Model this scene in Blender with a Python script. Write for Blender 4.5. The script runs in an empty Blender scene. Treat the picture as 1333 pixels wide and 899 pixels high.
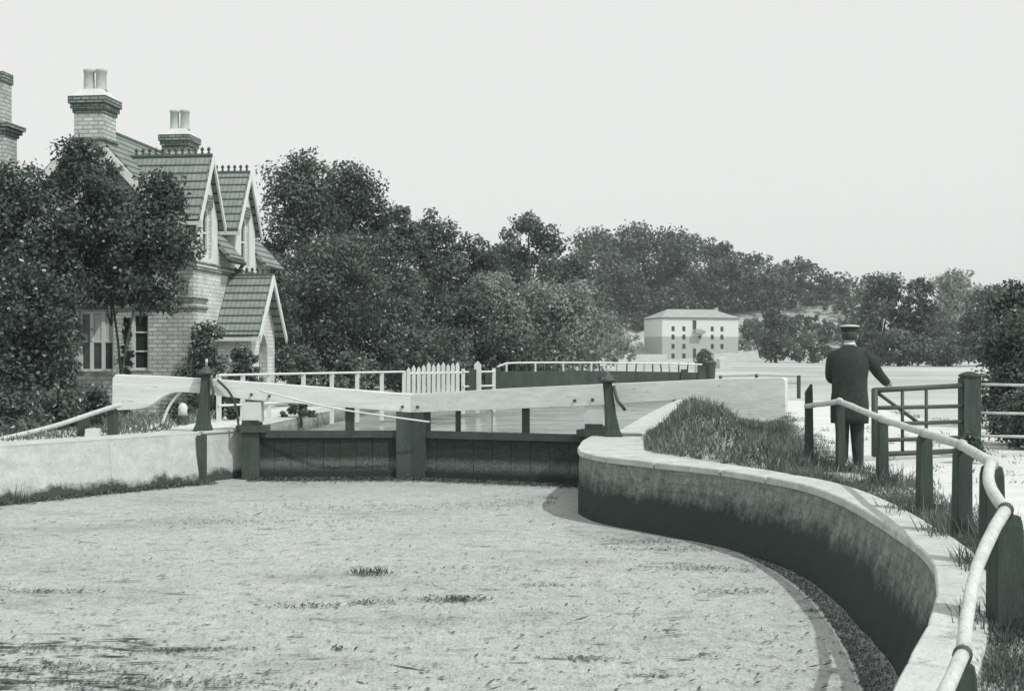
import bpy, bmesh, math, random
import numpy as np
from mathutils import Vector, Matrix
from mathutils.geometry import tessellate_polygon, delaunay_2d_cdt

R = math.radians
F = 1600.0            # focal length in photograph pixels (photograph 1333 wide)
CX, HY = 666.5, 460.0  # principal column, horizon row
CAMZ = 1.46
WATER = -0.88
sc = bpy.context.scene
COL = sc.collection
random.seed(7)
rng = np.random.default_rng(11)

def at(u, v, Y):
    return Vector(((u-CX)/F*Y, Y, CAMZ-(v-HY)/F*Y))
def onz(u, v, z=0.0):
    Y = (CAMZ-z)*F/(v-HY)
    return Vector(((u-CX)/F*Y, Y, z))

# ------------------------------------------------------------------ tones
def tone(v):
    k = min(v/0.45, 1.0)
    return (v*(0.70+0.265*k), v*1.01, v*(0.875+0.10*k), 1.0)

# ------------------------------------------------------------------ materials
def new_mat(name, rough=0.85, spec=0.25):
    m = bpy.data.materials.new(name); m.use_nodes = True
    nt = m.node_tree; b = nt.nodes['Principled BSDF']
    b.inputs['Roughness'].default_value = rough
    b.inputs['Specular IOR Level'].default_value = spec
    return m, nt, b
def N(nt, t, **kw):
    n = nt.nodes.new(t)
    for k, v in kw.items(): setattr(n, k, v)
    return n
def noise(nt, vec, scale, detail=4, rough=0.6):
    n = N(nt, 'ShaderNodeTexNoise'); n.inputs['Scale'].default_value = scale
    n.inputs['Detail'].default_value = detail; n.inputs['Roughness'].default_value = rough
    if vec is not None: nt.links.new(vec, n.inputs['Vector'])
    return n.outputs['Fac']
def ramp(nt, fac, stops):
    r = N(nt, 'ShaderNodeValToRGB'); e = r.color_ramp.elements
    while len(e) < len(stops): e.new(0.5)
    for i, (p, c) in enumerate(stops):
        e[i].position = p; e[i].color = c if not isinstance(c, (int, float)) else (c, c, c, 1)
    nt.links.new(fac, r.inputs['Fac']); return r.outputs['Color']
def mixc(nt, fac, a, b, mode='MIX'):
    m = N(nt, 'ShaderNodeMix', data_type='RGBA', blend_type=mode)
    for s, v in ((0, fac), (6, a), (7, b)):
        if hasattr(v, 'is_output'): nt.links.new(v, m.inputs[s])
        else: m.inputs[s].default_value = v
    return m.outputs[2]
def math_(nt, op, a, b=None, clamp=False):
    m = N(nt, 'ShaderNodeMath', operation=op); m.use_clamp = clamp
    for i, v in enumerate((a, b)):
        if v is None: continue
        if hasattr(v, 'is_output'): nt.links.new(v, m.inputs[i])
        else: m.inputs[i].default_value = v
    return m.outputs[0]
def coords(nt, kind='Object', scale=(1, 1, 1)):
    c = N(nt, 'ShaderNodeTexCoord'); mp = N(nt, 'ShaderNodeMapping')
    mp.inputs['Scale'].default_value = scale
    nt.links.new(c.outputs[kind], mp.inputs['Vector']); return mp.outputs['Vector']
def bump(nt, b, h, strength=0.4, dist=0.02):
    n = N(nt, 'ShaderNodeBump'); n.inputs['Strength'].default_value = strength
    n.inputs['Distance'].default_value = dist
    nt.links.new(h, n.inputs['Height']); nt.links.new(n.outputs['Normal'], b.inputs['Normal'])

def plain(name, lo, hi, scale=6, fine=60, rough=0.85, stretch=(1, 1, 1), bs=0.4, spec=0.25, blot=None):
    m, nt, b = new_mat(name, rough, spec)
    vec = coords(nt, 'Object', stretch)
    big = noise(nt, vec, scale, 5, 0.65); small = noise(nt, vec, fine, 3, 0.7)
    f = math_(nt, 'ADD', math_(nt, 'MULTIPLY', big, 0.55), math_(nt, 'MULTIPLY', small, 0.45))
    c = ramp(nt, f, [(0.34, tone(lo)), (0.66, tone(hi))])
    if blot:
        s = noise(nt, vec, blot[1], 6, 0.7)
        c = mixc(nt, ramp(nt, s, [(blot[2], 0.0), (blot[2]+0.09, 1.0)]), c, tone(blot[0]))
    nt.links.new(c, b.inputs['Base Color']); bump(nt, b, f, bs, 0.02)
    return m

def bricks(name, lo, hi, mortar, w=0.26, h=0.1, ms=0.018, rough=0.9):
    m, nt, b = new_mat(name, rough)
    vec = coords(nt, 'UV')
    t = N(nt, 'ShaderNodeTexBrick'); nt.links.new(vec, t.inputs['Vector'])
    t.inputs['Color1'].default_value = tone(lo); t.inputs['Color2'].default_value = tone(hi)
    t.inputs['Mortar'].default_value = tone(mortar); t.inputs['Scale'].default_value = 1
    t.inputs['Mortar Size'].default_value = ms; t.inputs['Brick Width'].default_value = w
    t.inputs['Row Height'].default_value = h; t.inputs['Mortar Smooth'].default_value = 0.2
    n = noise(nt, vec, 2.2, 5, 0.65)
    c = mixc(nt, 1.0, t.outputs['Color'], ramp(nt, n, [(0.32, 0.68), (0.6, 1.0)]), 'MULTIPLY')
    nt.links.new(c, b.inputs['Base Color'])
    bump(nt, b, math_(nt, 'SUBTRACT', 1.0, t.outputs['Fac']), 0.5, 0.015)
    return m

def wall_tide(name, up_lo, up_hi, low, zline, soft=0.16, bandw=0.0, course=0.0, scale=7.0):
    """masonry with a dark algae tide band whose height wanders; low courses faintly visible"""
    m, nt, b = new_mat(name, 0.9)
    vec = coords(nt, 'Object')
    n1 = noise(nt, vec, scale, 6, 0.75); n2 = noise(nt, vec, 30, 5, 0.85); n3 = noise(nt, vec, 1.6, 4, 0.6)
    f = math_(nt, 'ADD', math_(nt, 'MULTIPLY', n1, 0.5), math_(nt, 'MULTIPLY', n2, 0.5))
    up = ramp(nt, f, [(0.34, tone(up_lo)), (0.64, tone(up_hi))])
    dk = ramp(nt, n2, [(0.35, tone(low*0.75)), (0.62, tone(low)), (0.76, tone(low*2.4))])
    g = N(nt, 'ShaderNodeNewGeometry'); s = N(nt, 'ShaderNodeSeparateXYZ'); nt.links.new(g.outputs['Position'], s.inputs[0])
    z = math_(nt, 'ADD', s.outputs['Z'], math_(nt, 'MULTIPLY', math_(nt, 'SUBTRACT', math_(nt, 'ADD', math_(nt, 'MULTIPLY', n1, 0.5), math_(nt, 'MULTIPLY', n3, 0.5)), 0.5), 0.75))
    k = math_(nt, 'DIVIDE', math_(nt, 'SUBTRACT', z, zline-soft/2), soft, True)
    c = mixc(nt, k, dk, up)
    if course:
        uv = coords(nt, 'UV')
        t = N(nt, 'ShaderNodeTexBrick'); nt.links.new(uv, t.inputs['Vector']); t.inputs['Scale'].default_value = 1
        t.inputs['Brick Width'].default_value = course*2.6; t.inputs['Row Height'].default_value = course
        t.inputs['Mortar Size'].default_value = 0.012
        c = mixc(nt, math_(nt, 'MULTIPLY', t.outputs['Fac'], math_(nt, 'MULTIPLY', n1, 0.32)), c, tone(low))
        f = math_(nt, 'SUBTRACT', f, math_(nt, 'MULTIPLY', t.outputs['Fac'], 0.2))
    nt.links.new(c, b.inputs['Base Color']); bump(nt, b, f, 0.6, 0.03)
    return m

def leaf_mat(name, lo, hi, speck):
    m, nt, b = new_mat(name, 0.75, 0.12)
    a = N(nt, 'ShaderNodeAttribute', attribute_name='tone')
    c = ramp(nt, a.outputs['Fac'], [(0.0, tone(lo)), (0.8, tone(hi)), (0.96, tone(speck)), (1.0, tone(speck*1.3))])
    nt.links.new(c, b.inputs['Base Color'])
    tr = N(nt, 'ShaderNodeBsdfTranslucent'); nt.links.new(c, tr.inputs['Color'])
    mx = N(nt, 'ShaderNodeMixShader'); mx.inputs[0].default_value = 0.25
    out = nt.nodes['Material Output']
    nt.links.new(b.outputs[0], mx.inputs[1]); nt.links.new(tr.outputs[0], mx.inputs[2]); nt.links.new(mx.outputs[0], out.inputs['Surface'])
    return m

M = {}
M['white'] = plain('white_paint', 0.56, 0.70, 3, 40, 0.6, blot=(0.34, 5, 0.66))
M['beam'] = plain('beam_white_paint', 0.54, 0.78, 1.6, 24, 0.65, (0.6, 4, 7), 0.6, blot=(0.30, 2.6, 0.61))
M['dark_wood'] = plain('tarred_wood', 0.045, 0.10, 3, 50, 0.8, (1, 1, 0.35), 0.7, blot=(0.15, 9, 0.66))
M['post_wood'] = plain('weathered_post_wood', 0.045, 0.10, 5, 60, 0.85, (3, 3, 0.5), 0.8, blot=(0.15, 14, 0.66))
M['pole'] = plain('pale_pole_wood', 0.40, 0.68, 7, 60, 0.75, (1, 1, 1), 0.8, blot=(0.20, 7, 0.60))
M['iron'] = plain('dark_iron', 0.045, 0.08, 8, 80, 0.55, (1, 1, 1), 0.5, 0.5)
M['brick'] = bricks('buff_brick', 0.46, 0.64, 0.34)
M['brick_sunlit'] = bricks('buff_brick_sunlit', 0.62, 0.74, 0.52)  # same buff brick made paler, glare of the sunlit walls put into the colour
M['stone'] = plain('pale_dressed_stone', 0.50, 0.66, 2.5, 35, 0.85, blot=(0.34, 4, 0.64))
M['coping'] = plain('coping_stone', 0.36, 0.60, 3.0, 45, 0.9, blot=(0.26, 3.2, 0.60), bs=0.8)
def tile_mat():
    m, nt, b = new_mat('clay_roof_tile', 0.8)
    uv = coords(nt, 'UV'); s = N(nt, 'ShaderNodeSeparateXYZ'); nt.links.new(uv, s.inputs[0])
    n = noise(nt, uv, 3, 5, 0.7); n2 = noise(nt, uv, 26, 3, 0.7)
    fr = math_(nt, 'FRACT', math_(nt, 'ADD', math_(nt, 'DIVIDE', s.outputs['Y'], 0.25), math_(nt, 'MULTIPLY', n2, 0.10)))
    fc = math_(nt, 'FRACT', math_(nt, 'ADD', math_(nt, 'DIVIDE', s.outputs['X'], 0.125), math_(nt, 'MULTIPLY', n2, 0.15)))
    rowl = ramp(nt, fr, [(0.0, 0.0), (0.16, 0.05), (0.30, 1.0)]); coll = ramp(nt, math_(nt, 'ABSOLUTE', math_(nt, 'SUBTRACT', fc, 0.5)), [(0.30, 1.0), (0.5, 0.62)])
    c = ramp(nt, math_(nt, 'ADD', math_(nt, 'MULTIPLY', n, 0.5), math_(nt, 'MULTIPLY', n2, 0.5)), [(0.35, tone(0.17)), (0.65, tone(0.34))])
    c = mixc(nt, 1.0, c, coll, 'MULTIPLY'); c = mixc(nt, rowl, tone(0.05), c)
    nt.links.new(c, b.inputs['Base Color']); bump(nt, b, math_(nt, 'SUBTRACT', 1.0, fr), 0.6, 0.04); return m
M['tile'] = tile_mat()
M['ridge'] = plain('ridge_tile', 0.07, 0.14, 6, 60)
M['pot'] = plain('clay_chimney_pot', 0.34, 0.52, 5, 50)
M['cap_brick'] = bricks('corbelled_dark_brick', 0.20, 0.36, 0.10, 0.22, 0.08)
M['slate'] = plain('grey_slate_roof', 0.28, 0.40, 0.8, 9)
M['glass'] = plain('dark_window_glass', 0.03, 0.06, 2, 9, 0.12, bs=0.02, spec=0.6)
M['curtain'] = plain('pale_curtain', 0.45, 0.6, 9, 30)
M['skin'] = plain('skin', 0.32, 0.40, 6, 60, 0.6)
M['cloth'] = plain('dark_uniform_cloth', 0.03, 0.06, 5, 40, 0.95, (1, 1, .5), 1.0)
M['cloth2'] = plain('dark_trouser_cloth', 0.03, 0.065, 5, 40, 0.95, (1, 1, .4), 1.0)
M['leather'] = plain('boot_leather', 0.03, 0.06, 14, 80, 0.4)
M['rope'] = plain('pale_rope', 0.55, 0.7, 20, 90)
M['bark'] = plain('bark', 0.06, 0.13, 4, 30, 0.95, (3, 3, 0.6), 1.0)
M['mill_white'] = None
M['leaf_dark'] = leaf_mat('dark_leaf', 0.055, 0.17, 0.38)
M['leaf_mid'] = leaf_mat('mid_leaf', 0.055, 0.20, 0.38)
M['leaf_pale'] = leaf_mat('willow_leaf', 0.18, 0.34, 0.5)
M['leaf_garden'] = leaf_mat('garden_leaf', 0.045, 0.14, 0.40)
M['leaf_hedge'] = leaf_mat('hedge_leaf', 0.07, 0.16, 0.5)
M['grass'] = leaf_mat('grass_blade', 0.075, 0.21, 0.38)
M['weed'] = leaf_mat('water_weed', 0.06, 0.17, 0.3)
M['path'] = plain('pale_gravel_path', 0.48, 0.70, 1.2, 50, 0.95, blot=(0.34, 2.0, 0.60))
M['bank_wall'] = wall_tide('mossy_bank_wall', 0.06, 0.36, 0.055, -0.34, 0.26, course=0.11)
M['left_wall'] = wall_tide('pale_lock_wall', 0.36, 0.62, 0.08, -0.72, 0.12, course=1.2, scale=4.0)
M['chamber'] = wall_tide('lock_chamber_wall', 0.22, 0.40, 0.12, -0.2, 0.3, course=0.12)

def gate_mat():
    m, nt, b = new_mat('tarred_gate_planks', 0.75)
    vec = coords(nt, 'Object', (1.2, 1.2, 3)); n1 = noise(nt, vec, 5, 5, 0.7); n2 = noise(nt, coords(nt), 45, 3, 0.7)
    f = math_(nt, 'ADD', math_(nt, 'MULTIPLY', n1, 0.5), math_(nt, 'MULTIPLY', n2, 0.5))
    c = ramp(nt, f, [(0.36, tone(0.022)), (0.56, tone(0.045)), (0.72, tone(0.10))])
    g = N(nt, 'ShaderNodeNewGeometry'); s = N(nt, 'ShaderNodeSeparateXYZ'); nt.links.new(g.outputs['Position'], s.inputs[0])
    d = math_(nt, 'ABSOLUTE', math_(nt, 'ADD', s.outputs['Z'], 0.60))
    k = math_(nt, 'MULTIPLY', ramp(nt, math_(nt, 'ADD', d, math_(nt, 'MULTIPLY', n1, 0.2)), [(0.13, 1.0), (0.24, 0.0)]), ramp(nt, n2, [(0.35, 0.0), (0.55, 1.0)]))
    c = mixc(nt, k, c, tone(0.18))
    nt.links.new(c, b.inputs['Base Color']); bump(nt, b, f, 0.6, 0.02); return m
M['gate'] = gate_mat()

def mill_mat():
    m, nt, b = new_mat('whitewashed_mill_brick', 0.9)
    vec = coords(nt); n = noise(nt, vec, 0.9, 5, 0.7); n2 = noise(nt, vec, 5, 4, 0.7)
    g = N(nt, 'ShaderNodeNewGeometry'); s = N(nt, 'ShaderNodeSeparateXYZ'); nt.links.new(g.outputs['Position'], s.inputs[0])
    z = math_(nt, 'ADD', s.outputs['Z'], math_(nt, 'MULTIPLY', n, 0.4))
    k = ramp(nt, math_(nt, 'DIVIDE', z, 10.0), [(0.478, 0.0), (0.492, 1.0)])
    c = mixc(nt, k, ramp(nt, n2, [(0.35, tone(0.32)), (0.65, tone(0.48))]), ramp(nt, n2, [(0.35, tone(0.56)), (0.65, tone(0.72))]))
    nt.links.new(c, b.inputs['Base Color']); return m
M['mill_white'] = mill_mat()

def ground_mat():
    m, nt, b = new_mat('mown_grass_ground', 0.95)
    vec = coords(nt); n1 = noise(nt, vec, 0.25, 6, 0.65); n2 = noise(nt, vec, 9, 5, 0.75); n3 = noise(nt, vec, 0.03, 4, 0.6)
    f = math_(nt, 'ADD', math_(nt, 'MULTIPLY', n1, 0.4), math_(nt, 'MULTIPLY', n2, 0.6))
    c = ramp(nt, f, [(0.34, tone(0.22)), (0.5, tone(0.36)), (0.66, tone(0.48))])
    c = mixc(nt, ramp(nt, n3, [(0.42, 0.0), (0.6, 1.0)]), c, tone(0.52))
    nt.links.new(c, b.inputs['Base Color']); bump(nt, b, f, 0.7, 0.04); return m
M['ground'] = ground_mat()

def scum_mat():
    m, nt, b = new_mat('duckweed_covered_water', 0.6, 0.25)
    v1 = coords(nt, 'Object', (0.55, 1.6, 1)); v2 = coords(nt, 'Object', (3.0, 9.0, 1)); v3 = coords(nt)
    iso = coords(nt, 'Object', (1, .30, 1))
    a = noise(nt, coords(nt, 'Object', (0.6, .5, 1)), 0.9, 6, 0.68); st = noise(nt, coords(nt, 'Object', (2.2, 2.6, 1)), 1.3, 6, 0.75)
    fi = noise(nt, iso, 48, 3, 0.8); md = noise(nt, coords(nt, 'Object', (.75, .6, 1)), 8, 6, 0.8)
    f = math_(nt, 'ADD', math_(nt, 'ADD', math_(nt, 'MULTIPLY', a, 0.18), math_(nt, 'MULTIPLY', fi, 0.48)), math_(nt, 'MULTIPLY', md, 0.34))
    c = ramp(nt, f, [(0.35, tone(0.12)), (0.44, tone(0.33)), (0.55, tone(0.45)), (0.65, tone(0.56))])
    c = mixc(nt, 1.0, c, ramp(nt, noise(nt, coords(nt, 'Object', (.5, 1.0, 1)), .8, 5, .7), [(0.34, 0.74), (0.48, 0.97), (0.62, 1.0)]), 'MULTIPLY')
    sp = noise(nt, coords(nt, 'Object', (1, .6, 1)), 20, 5, 0.85)
    c = mixc(nt, math_(nt, 'MULTIPLY', ramp(nt, sp, [(0.585, 0.0), (0.64, 1.0)]), ramp(nt, a, [(0.44, 0.1), (0.6, 0.9)])), c, tone(0.10))
    dk = math_(nt, 'MULTIPLY', ramp(nt, st, [(0.57, 0.0), (0.66, 1.0)]), ramp(nt, a, [(0.44, 0.15), (0.58, 1.0)]))
    c = mixc(nt, math_(nt, 'MULTIPLY', dk, 0.7), c, tone(0.10))
    nt.links.new(c, b.inputs['Base Color'])
    bump(nt, b, f, 0.5, 0.02); return m
M['scum'] = scum_mat()
def chamber_water():
    m, nt, b = new_mat('full_lock_water', 0.22, 0.5)
    v1 = coords(nt, 'Object', (0.5, 1.2, 1)); a = noise(nt, v1, 1.2, 6, 0.7); fi = noise(nt, coords(nt), 26, 3, 0.7)
    f = math_(nt, 'ADD', math_(nt, 'MULTIPLY', a, 0.6), math_(nt, 'MULTIPLY', fi, 0.4))
    c = ramp(nt, f, [(0.38, tone(0.16)), (0.52, tone(0.36)), (0.62, tone(0.5))])
    nt.links.new(c, b.inputs['Base Color']); bump(nt, b, f, 0.25, 0.02); return m
M['chamber_water'] = chamber_water()

# ------------------------------------------------------------------ object helpers
MAT = {}   # world matrix of things, by object
def set_uv(me):
    if not me.polygons: return
    uvl = me.uv_layers.new(name='UVMap')
    for p in me.polygons:
        n = p.normal
        if abs(n.z) > 0.93: t, s = Vector((1, 0, 0)), Vector((0, 1, 0))
        else:
            t = Vector((-n.y, n.x, 0)).normalized(); s = n.cross(t).normalized()
            if s.z < 0: s = -s
        for li in p.loop_indices:
            co = me.vertices[me.loops[li].vertex_index].co
            uvl.data[li].uv = (co.dot(t), co.dot(s))
def link(o, parent=None):
    COL.objects.link(o)
    if parent is not None: o.parent = parent
def mk(name, bm, mat, parent=None, smooth=False, uv=True, local=False):
    if parent is not None and not local:
        mw = MAT.get(parent.name)
        if mw is not None: bm.transform(mw.inverted())
    bmesh.ops.recalc_face_normals(bm, faces=bm.faces)
    me = bpy.data.meshes.new(name); bm.to_mesh(me); bm.free()
    if smooth:
        for p in me.polygons: p.use_smooth = True
    mats = mat if isinstance(mat, (list, tuple)) else [mat]
    for x in mats: me.materials.append(x)
    if uv: set_uv(me)
    o = bpy.data.objects.new(name, me); link(o, parent)
    if parent is not None: MAT[o.name] = MAT.get(parent.name, Matrix())
    return o
def tag(o, label=None, cat=None, group=None, kind=None):
    if label: o['label'] = label
    if cat: o['category'] = cat
    if group: o['group'] = group
    if kind: o['kind'] = kind
    return o
def thing(name, label, cat, loc, rz=0.0, group=None):
    o = bpy.data.objects.new(name, None); COL.objects.link(o)
    o.empty_display_size = 0.2
    o.location = loc; o.rotation_euler = (0, 0, rz)
    MAT[o.name] = Matrix.Translation(Vector(loc)) @ Matrix.Rotation(rz, 4, 'Z')
    return tag(o, label, cat, group)
def bx(bm, lo, hi, mx=None):
    x0, y0, z0 = lo; x1, y1, z1 = hi
    vs = [bm.verts.new(Vector(p) if mx is None else mx @ Vector(p)) for p in
          ((x0,y0,z0),(x1,y0,z0),(x1,y1,z0),(x0,y1,z0),(x0,y0,z1),(x1,y0,z1),(x1,y1,z1),(x0,y1,z1))]
    for f in ((3,2,1,0),(4,5,6,7),(0,1,5,4),(1,2,6,5),(2,3,7,6),(3,0,4,7)): bm.faces.new([vs[i] for i in f])
    return vs
def bevel(bm, w=0.01, seg=1):
    es = [e for e in bm.edges if len(e.link_faces) == 2 and e.calc_face_angle(0) > 0.5]
    if es: bmesh.ops.bevel(bm, geom=es, offset=w, segments=seg, affect='EDGES', clamp_overlap=True)
def slab(bm, outer, holes, fmap, t):
    """solid plate from an outline with holes; fmap(a, b, c) -> point, c from 0 to t"""
    loops = [list(outer)] + [list(h) for h in holes]
    flat = [p for l in loops for p in l]
    tris = tessellate_polygon([[Vector((p[0], p[1], 0)) for p in l] for l in loops])
    A = [bm.verts.new(fmap(p[0], p[1], 0)) for p in flat]; B = [bm.verts.new(fmap(p[0], p[1], t)) for p in flat]
    for tr in tris:
        for V, q in ((A, tr), (B, tr[::-1])):
            try: bm.faces.new([V[i] for i in q])
            except ValueError: pass
    s = 0
    for l in loops:
        n = len(l)
        for i in range(n):
            a, b = s+i, s+(i+1) % n
            bm.faces.new((A[a], A[b], B[b], B[a]))
        s += n
def tube(bm, pts, rad, seg=10, caps=True):
    pts = [Vector(p) for p in pts]; n = len(pts)
    rads = rad if isinstance(rad, (list, tuple)) else [rad]*n
    rings = []; up = None
    for i, p in enumerate(pts):
        d = (pts[min(i+1, n-1)]-pts[max(i-1, 0)]).normalized()
        if up is None:
            up = Vector((0, 0, 1)) if abs(d.z) < 0.9 else Vector((1, 0, 0))
        a = d.cross(up).normalized(); b = a.cross(d).normalized(); up = b
        rings.append([bm.verts.new(p + (a*math.cos(2*math.pi*k/seg) + b*math.sin(2*math.pi*k/seg))*rads[i]) for k in range(seg)])
    for i in range(n-1):
        for k in range(seg):
            bm.faces.new((rings[i][k], rings[i][(k+1) % seg], rings[i+1][(k+1) % seg], rings[i+1][k]))
    if caps: bm.faces.new(rings[0][::-1]); bm.faces.new(rings[-1])
def lathe(bm, base, prof, seg=14, sx=1, sy=1):
    rings = [[bm.verts.new(Vector(base)+Vector((r*sx*math.cos(2*math.pi*k/seg), r*sy*math.sin(2*math.pi*k/seg), z))) for k in range(seg)] for r, z in prof]
    for a, b in zip(rings, rings[1:]):
        for k in range(seg): bm.faces.new((a[k], a[(k+1) % seg], b[(k+1) % seg], b[k]))
    bm.faces.new(rings[0][::-1]); bm.faces.new(rings[-1])
def catmull(pts, n=8):
    P = [Vector(p) for p in pts]; P = [P[0]*2-P[1]] + P + [P[-1]*2-P[-2]]; out = []
    for i in range(1, len(P)-2):
        p0, p1, p2, p3 = P[i-1:i+3]
        for k in range(n):
            t = k/n
            out.append(0.5*((2*p1)+(p2-p0)*t+(2*p0-5*p1+4*p2-p3)*t*t+(3*p1-p0-3*p2+p3)*t**3))
    out.append(P[-2]); return out
def quads(name, V, T, mat, parent=None):
    """many small free faces (leaves, blades) as one mesh; V (n,4,3), T (n,) tone"""
    n = len(V)
    if parent is not None and MAT.get(parent.name) is not None:
        V = V - np.array(MAT[parent.name].translation)
    me = bpy.data.meshes.new(name)
    me.vertices.add(n*4); me.vertices.foreach_set('co', V.reshape(-1).astype(np.float32))
    me.loops.add(n*4); me.loops.foreach_set('vertex_index', np.arange(n*4, dtype=np.int32))
    me.polygons.add(n); me.polygons.foreach_set('loop_start', np.arange(0, n*4, 4, dtype=np.int32))
    at_ = me.attributes.new('tone', 'FLOAT', 'FACE'); at_.data.foreach_set('value', T.astype(np.float32))
    me.materials.append(mat); me.update(calc_edges=True); me.validate()
    o = bpy.data.objects.new(name, me); link(o, parent); return o

# ------------------------------------------------------------------ terrain
def sm(a, b, x):
    t = min(max((x-a)/(b-a), 0), 1); return t*t*(3-2*t)
MOUND = [(2.3, 21.2), (2.02, 18.3), (2.55, 17.1), (2.98, 15.9), (3.36, 14.8), (3.75, 15.2), (3.92, 16.6), (4.45, 19.5), (4.9, 22.0), (5.2, 26), (3.3, 26)]
def poly_dist(x, y, poly):
    inside = False; dm = 1e9; n = len(poly)
    for i in range(n):
        x0, y0 = poly[i]; x1, y1 = poly[(i+1) % n]
        if (y0 > y) != (y1 > y) and x < (x1-x0)*(y-y0)/(y1-y0)+x0: inside = not inside
        dx, dy = x1-x0, y1-y0; t = min(max(((x-x0)*dx+(y-y0)*dy)/(dx*dx+dy*dy), 0), 1)
        dm = min(dm, math.hypot(x-x0-t*dx, y-y0-t*dy))
    return dm if inside else -dm
def h(x, y):
    z = 0.0
    if y < 9: z -= 0.3*sm(8.8, 4.6, y)*sm(9, 5, x)
    if 1.5 < x < 6 and 14 < y < 27:
        d = poly_dist(x, y, MOUND)
        if d > 0: z += (0.60-0.46*sm(3.05, 3.5, x))*sm(0, 0.8, d)*(1-0.15*sm(21, 23, y))
    if y > 150:
        # wooded hill behind the mill, lower to the right
        k = sm(-40, 10, x)*(1-0.72*sm(70, 130, x))
        z += k*(15*sm(226, 285, y)+6*sm(320, 520, y)) + (1-sm(-40, 10, x))*8*sm(180, 400, y)
        z += 1.2*math.sin(x*0.07+1)*math.sin(y*0.05)*sm(240, 300, y)
    return z

# inner edges of the masonry (top of wall face), ground plan
RIGHT_IN = [(-3.2, 2.1), (-1.2, 2.7), (0.35, 3.8), (1.1, 4.75), (1.62, 5.55), (2.05, 6.4), (2.36, 7.0), (2.62, 7.6), (2.86, 8.35), (3.02, 9.2), (3.14, 10.4), (3.24, 12.0), (3.18, 13.3), (2.92, 14.2), (2.55, 15.1), (1.85, 16.1), (1.28, 16.95), (1.04, 17.7)]
ROUND = [(0.98, 18.3), (1.05, 19.2), (1.2, 20.4), (1.38, 21.35)]
RIGHT_CH = [(1.72, 21.85), (2.1, 23.4), (3.5, 30.5), (5.1, 38), (6.7, 46), (9, 75)]
LEFT_CH = [(-1.0, 75), (-3.4, 46), (-4.45, 32.4), (-4.95, 25.0), (-5.02, 23.35)]
LEFT_W = [(-5.1, 23.1), (-5.66, 22.35), (-8.0, 19.0), (-9.6, 17.2), (-13, 15.5), (-22, 13.5), (-60, 9), (-700, 5)]
def build_ground():
    rin = [tuple(p)[:2] for p in catmull([(x, y, 0) for x, y in RIGHT_IN], 4)]
    bnd = [(-700, 0.0), (-60, 0.5), (-14, 1.1)] + rin + ROUND + RIGHT_CH + LEFT_CH + LEFT_W + [(-700, 900), (700, 900), (700, -120), (-700, -120)]
    pts = list(bnd)
    def grid(x0, x1, y0, y1, s, cond=lambda x, y: True):
        y = y0
        while y < y1:
            x = x0
            while x < x1:
                q = (x+random.uniform(-.2, .2)*s, y+random.uniform(-.2, .2)*s)
                if cond(*q): pts.append(q)
                x += s
            y += s
    grid(1.5, 6, 14, 27, 0.22, lambda x, y: poly_dist(x, y, MOUND) > -0.3)
    grid(-4, 10, -6, 14, 0.7)
    grid(-30, 30, -20, 70, 3.5)
    grid(-200, 260, 70, 230, 14)
    grid(-260, 320, 230, 540, 12)
    grid(-690, 690, -110, 890, 70)
    res = delaunay_2d_cdt([Vector(p) for p in pts], [], [list(range(len(bnd)))], 1, 1e-5)
    bm = bmesh.new()
    vs = [bm.verts.new((p.x, p.y, h(p.x, p.y))) for p in res[0]]
    for f in res[2]:
        try: bm.faces.new([vs[i] for i in f])
        except ValueError: pass
    for f in bm.faces:
        if f.normal.z < 0: f.normal_flip()
    me = bpy.data.meshes.new('ground'); bm.to_mesh(me); bm.free()
    for p in me.polygons: p.use_smooth = True
    me.materials.append(M['ground'])
    o = bpy.data.objects.new('ground', me); COL.objects.link(o); tag(o, kind='structure')
build_ground()

def sheet(name, poly, z, mat, kind='structure'):
    bm = bmesh.new(); vs = [bm.verts.new((x, y, z)) for x, y in poly]
    for t in tessellate_polygon([[Vector((x, y, 0)) for x, y in poly]]): bm.faces.new([vs[i] for i in t])
    bmesh.ops.recalc_face_normals(bm, faces=bm.faces)
    if sum(f.normal.z for f in bm.faces) < 0: bmesh.ops.reverse_faces(bm, faces=bm.faces)
    me = bpy.data.meshes.new(name); bm.to_mesh(me); bm.free(); me.materials.append(mat)
    o = bpy.data.objects.new(name, me); COL.objects.link(o); tag(o, kind=kind); return o

HEEL_L, MITRE, HEEL_R = Vector((-4.86, 23.0, 0)), Vector((-1.86, 23.05, 0)), Vector((1.5, 21.8, 0))
sheet('water', [(-690, -1), (2, -1), (6, 5), (6, 22), (3, 22.4), (-1.8, 23.6), (-6, 24), (-30, 24), (-690, 10)], WATER, M['scum'])
sheet('lock_water', [(-6.5, 23.25), (HEEL_L.x, 23.15), (MITRE.x, 23.2), (HEEL_R.x, 21.95), (2.6, 21.7), (10.5, 78), (-2.5, 78)], -0.30, M['chamber_water'])
# pale gravel: towpath on the right, lock side on the left
sheet('towpath', [(3.95, 9.6), (4.15, 12.5), (4.45, 14.2), (4.3, 16.5), (4.75, 19.5), (5.6, 24), (6.8, 31), (8.4, 38), (10.2, 38), (9.4, 30), (8.9, 22), (8.6, 14), (7.2, 9.2), (5.4, 8.4), (4.4, 8.85)], 0.006, M['path'])
sheet('lock_side_path', [(-9.6, 17.8), (-8.05, 19.5), (-5.95, 22.5), (-5.3, 23.4), (-5.2, 25), (-4.75, 32.4), (-3.7, 46), (-5.6, 46), (-6.4, 30), (-7.6, 25.5), (-9.4, 21.2), (-11, 18.4)], 0.006, M['path'])

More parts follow.
